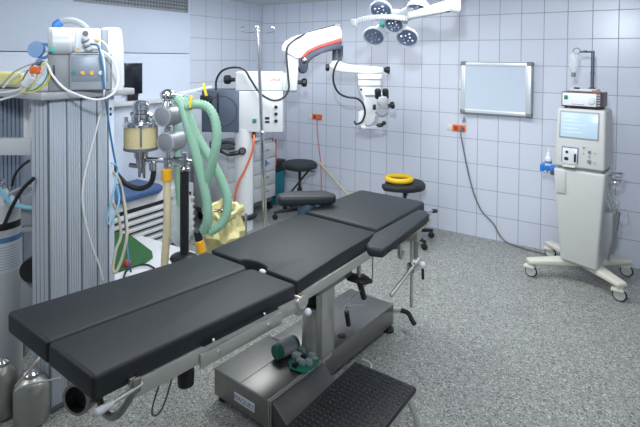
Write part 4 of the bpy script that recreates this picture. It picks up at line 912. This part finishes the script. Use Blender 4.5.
# valve drums
for x, y in ((163.5, 116.5), (166.5, 142.5)):
    c0_ = D(x, y, AD-.06); ax = (-uy*.88+ux*-.35).normalized(); 
    dr = part(an, 'valve_drum', MB().lathe(c0_-ax*.14, [(.05, 0), (.064, .008), (.064, .13), (.068, .135), (.068, .15), (.058, .156), (.01, .157)], ax, 32), mat('drum_grey', (.27, .29, .31), .4, .2))
    part(dr, 'drum_ring', MB().torus(c0_+ax*.014, .062, .005, ax, 30, 6), LGREY)
part(an, 'drum_stem', MB().cyl(D(168, 171, AD), D(168, 100, AD), .015).rod(D(168, 133, AD), D(168, 127, AD), .024).rod(D(167.5, 168, AD), D(167.5, 158, AD), .026), CHROME)
part(an, 'valve_dome', MB().ball(D(168, 95.5, AD), .052, (1, 1, .85)).lathe(D(168, 107, AD), [(.03, 0), (.038, .01), (.03, .04)], n=20).rod(D(174, 95, AD), D(184, 97, AD), .02), CHROME)
part(an, 'clear_tube', MB().rod(D(176, 95, AD-.02), D(204, 88.5, AD-.02), .014), GLASS)
part(an, 'fine_pipe', MB().cyl(D(197, 90, AD-.02), D(212, 87, AD-.02), .010), LABELW)
part(an, 'green_port', MB().rod(D(152, 118.5, AD+.05), D(157, 117, AD+.05), .022), HOSE)
part(an, 'hook_hose', MB().tube([D(153, 163, AD), D(153.5, 174, AD), D(150, 184, AD), D(140, 188.5, AD), D(128, 185, AD), D(119, 177, AD), D(113, 167, AD), D(111.5, 155, AD)], .018, 10), BLACK, 'black hose')
part(an, 'hose_nut', MB().rod(D(152.5, 161, AD), D(153.2, 171, AD), .026), CHROME)
# hoses
HZ = 3.16
def hose(pts, r, mt, lab, cat='hose', ribs=.012):
    return solo('breathing_hose', MB().tube(pts, r, 12, 8, True, ribs), mt, lab, cat)
h1 = hose([D(x, y, HZ+d) for x, y, d in ((178, 99, .06), (182, 104, .02), (187, 122, 0), (194, 148, 0), (201, 175, 0), (206.5, 200, 0), (207.5, 220, 0), (203, 232, .02))], .029, HOSE, 'left pale green corrugated hose running straight down')
h2 = hose([D(x, y, HZ+d) for x, y, d in ((184, 98, .10), (188, 112, .08), (195, 132, .07), (207, 153, .07), (219, 175, .07), (226.5, 195, .06), (227, 212, .05), (220, 225, .04), (209, 232, .03))], .028, HOSE, 'middle pale green corrugated hose bowing to the right')
h3 = hose([D(x, y, HZ+d) for x, y, d in ((186, 106, -.04), (197, 104, -.05), (207, 107, -.05), (214, 117, -.05), (217, 135, -.05), (214.5, 153, -.04), (210, 170, -.01), (205, 185, .02))], .028, HOSE, 'pale green corrugated hose arching out to the right')
hose([D(x, y, AD+.06) for x, y in ((175, 118), (176.5, 140), (177, 170), (179, 200), (181, 225), (186, 236))], .020, HOSE, 'thin pale green hose hanging beside the black pole', ribs=None)
solo('hose_clip', MB().box((-.008, -.006, 0), (.008, .006, .085), .003, 2, basis(D(206.5, 96, HZ-.0), (ux+uz*.25).normalized(), uy, (uz-ux*.25).normalized())), YELP, 'yellow clip above the arching green hose', 'clip')
solo('hose_clip', MB().box((-.008, -.006, 0), (.008, .006, .08), .003, 2, basis(D(190, 108, HZ-.1), ux, uy, (uz+ux*.12).normalized())), YELP, 'yellow clip at the top of the left green hoses', 'clip')
yc = thing('hose_connector', 'yellow and black connector at the lower ends of the green hoses', 'connector', D(201, 252, HZ-.0))
part(yc, 'black_collar', MB().rod(D(197, 231, HZ), D(199.5, 242, HZ), .024), BLACK)
part(yc, 'yellow_sleeve', MB().rod(D(199, 240, HZ), D(202.5, 253, HZ), .029), AMBER)
th = solo('suction_hose', MB().tube([D(x, y, AD-.02) for x, y in ((167, 178), (167.5, 200), (167, 225), (165.5, 250), (164, 275), (163, 300))], .024, 12, 8, True, .012), TANHOSE, 'cream ribbed hose hanging from the valve drums', 'hose')
oc = part(th, 'amber_collar', MB().lathe(D(167, 181, AD-.02), [(.026, 0), (.034, .006), (.034, .075), (.026, .08)], n=18), AMBER, 'amber collar')
solo('breathing_bag', MB().lathe(D(181, 246, 3.42), [(.02, 0), (.06, .04), (.085, .14), (.075, .28), (.045, .40), (.02, .46)], n=20), CLEAR, 'clear limp breathing bag hanging behind the black pole', 'bag')
# yellow waste bag on its stand
wb = D(224, 226, 4.0); wx, wy = wb.x, wb.y
zt = D(224, 207, 4.0).z
wbt = thing('waste_bag', 'yellow waste bag on a stand behind the table', 'waste bag', (wx, wy, 0))
bgm = MB(); prof = [(.12, .08)]+[(.15+.02*math.sin(k*.9)+.012*math.sin(k*2.3), .10+k*(zt-.14)/14) for k in range(15)]+[(.165, zt-.015), (.15, zt+.005), (.13, zt-.005), (.12, zt-.05)]
bgm.lathe((wx, wy, 0), prof, n=64, cap=False)
for v in bgm.bm.verts:
    a = math.atan2(v.co.y-wy, v.co.x-wx); k = 1+.07*math.sin(5*a+v.co.z*11)+.05*math.sin(11*a-v.co.z*23)+.03*math.sin(17*a+v.co.z*41)
    v.co.x = wx+(v.co.x-wx)*k; v.co.y = wy+(v.co.y-wy)*k; v.co.z += .03*math.sin(3*a+1)*(v.co.z/zt)+.012*math.sin(9*a)
part(wbt, 'bag', bgm, BAGY)
part(wbt, 'bag_ring', MB().torus((wx, wy, zt-.06), .125, .007, (0, 0, 1), 30, 8), CHROME)
part(wbt, 'stand_base', MB().lathe((wx, wy, 0), [(.15, 0), (.15, .02), (.03, .03), (.012, .09)], n=24), GREYP)
part(wbt, 'stand_post', MB().cyl((wx+.19, wy+.05, .01), (wx+.19, wy+.05, zt-.03), .009).cyl((wx+.19, wy+.05, .015), (wx, wy, .015), .01), CHROME)
part(wbt, 'bag_knot', MB().ball(V((wx, wy, zt+.01))-uy*.15+ux*.02, .016, (1.4, 1, .7)), BLACK)

GROUPS = {'wall_outlet': 'orange wall sockets', 'power_cable': 'cables hanging from the wall sockets', 'wheeled_stool': 'black stools', 'steel_canister': 'steel canisters by the tower',
          'canister_tube': 'thin tubes at the canisters', 'lead_cable': 'leads bundled on the tower shelf', 'cable_plug': 'plugs in the lead bundle', 'monitor_cable': 'cables of the monitor modules',
          'coiled_tube': 'tubes looped beside the tower', 'floor_cable': 'cables left of the tower', 'breathing_hose': 'green breathing hoses', 'hose_clip': 'yellow hose clips'}
for o in COL.objects:
    if not o.parent and o.name.split('.')[0] in GROUPS: o['group'] = GROUPS[o.name.split('.')[0]]
# ------------------------------------------------------------------ light
w = bpy.data.worlds.new('world'); scene.world = w; w.use_nodes = True
w.node_tree.nodes['Background'].inputs[0].default_value = (.8, .88, 1, 1); w.node_tree.nodes['Background'].inputs[1].default_value = .3
def area(name, loc, tgt, sx, sy, power, col=(1, 1, 1)):
    l = bpy.data.lights.new(name, 'AREA'); l.shape = 'RECTANGLE'; l.size = sx; l.size_y = sy; l.energy = power; l.color = col
    o = bpy.data.objects.new(name, l); COL.objects.link(o); o.location = loc
    o.rotation_euler = (V(tgt)-V(loc)).to_track_quat('-Z', 'Y').to_euler(); return o
for x, y, p_ in ((1.6, -1.5, 24), (3.4, -1.7, 20), (2.0, -3.3, 11), (4.2, -3.9, 7), (1.1, -5.2, 14)):  # unseen fills under the ceiling; the last is added for the gas cylinder
    area('unseen_ceiling_fill', (x, y, H-.02), (x, y, 0), 1.2, .6, p_, (.95, .98, 1))
fl = bpy.data.lights.new('camera_flash', 'SPOT'); fl.energy = 195; fl.color = (.80, .90, 1); fl.spot_size = math.radians(100); fl.spot_blend = 1; fl.shadow_soft_size = .07
fo = bpy.data.objects.new('camera_flash', fl); COL.objects.link(fo); fo.location = (3.95, -4.85, 2.36)
fo.rotation_euler = (V((1.2, 0, 2.1))-fo.location).to_track_quat('-Z', 'Y').to_euler()
scene.view_settings.view_transform = 'Standard'; scene.view_settings.look = 'None'
scene.view_settings.exposure = .55; scene.view_settings.gamma = 1
scene.view_settings.use_curve_mapping = False
scene.cycles.use_denoising = True
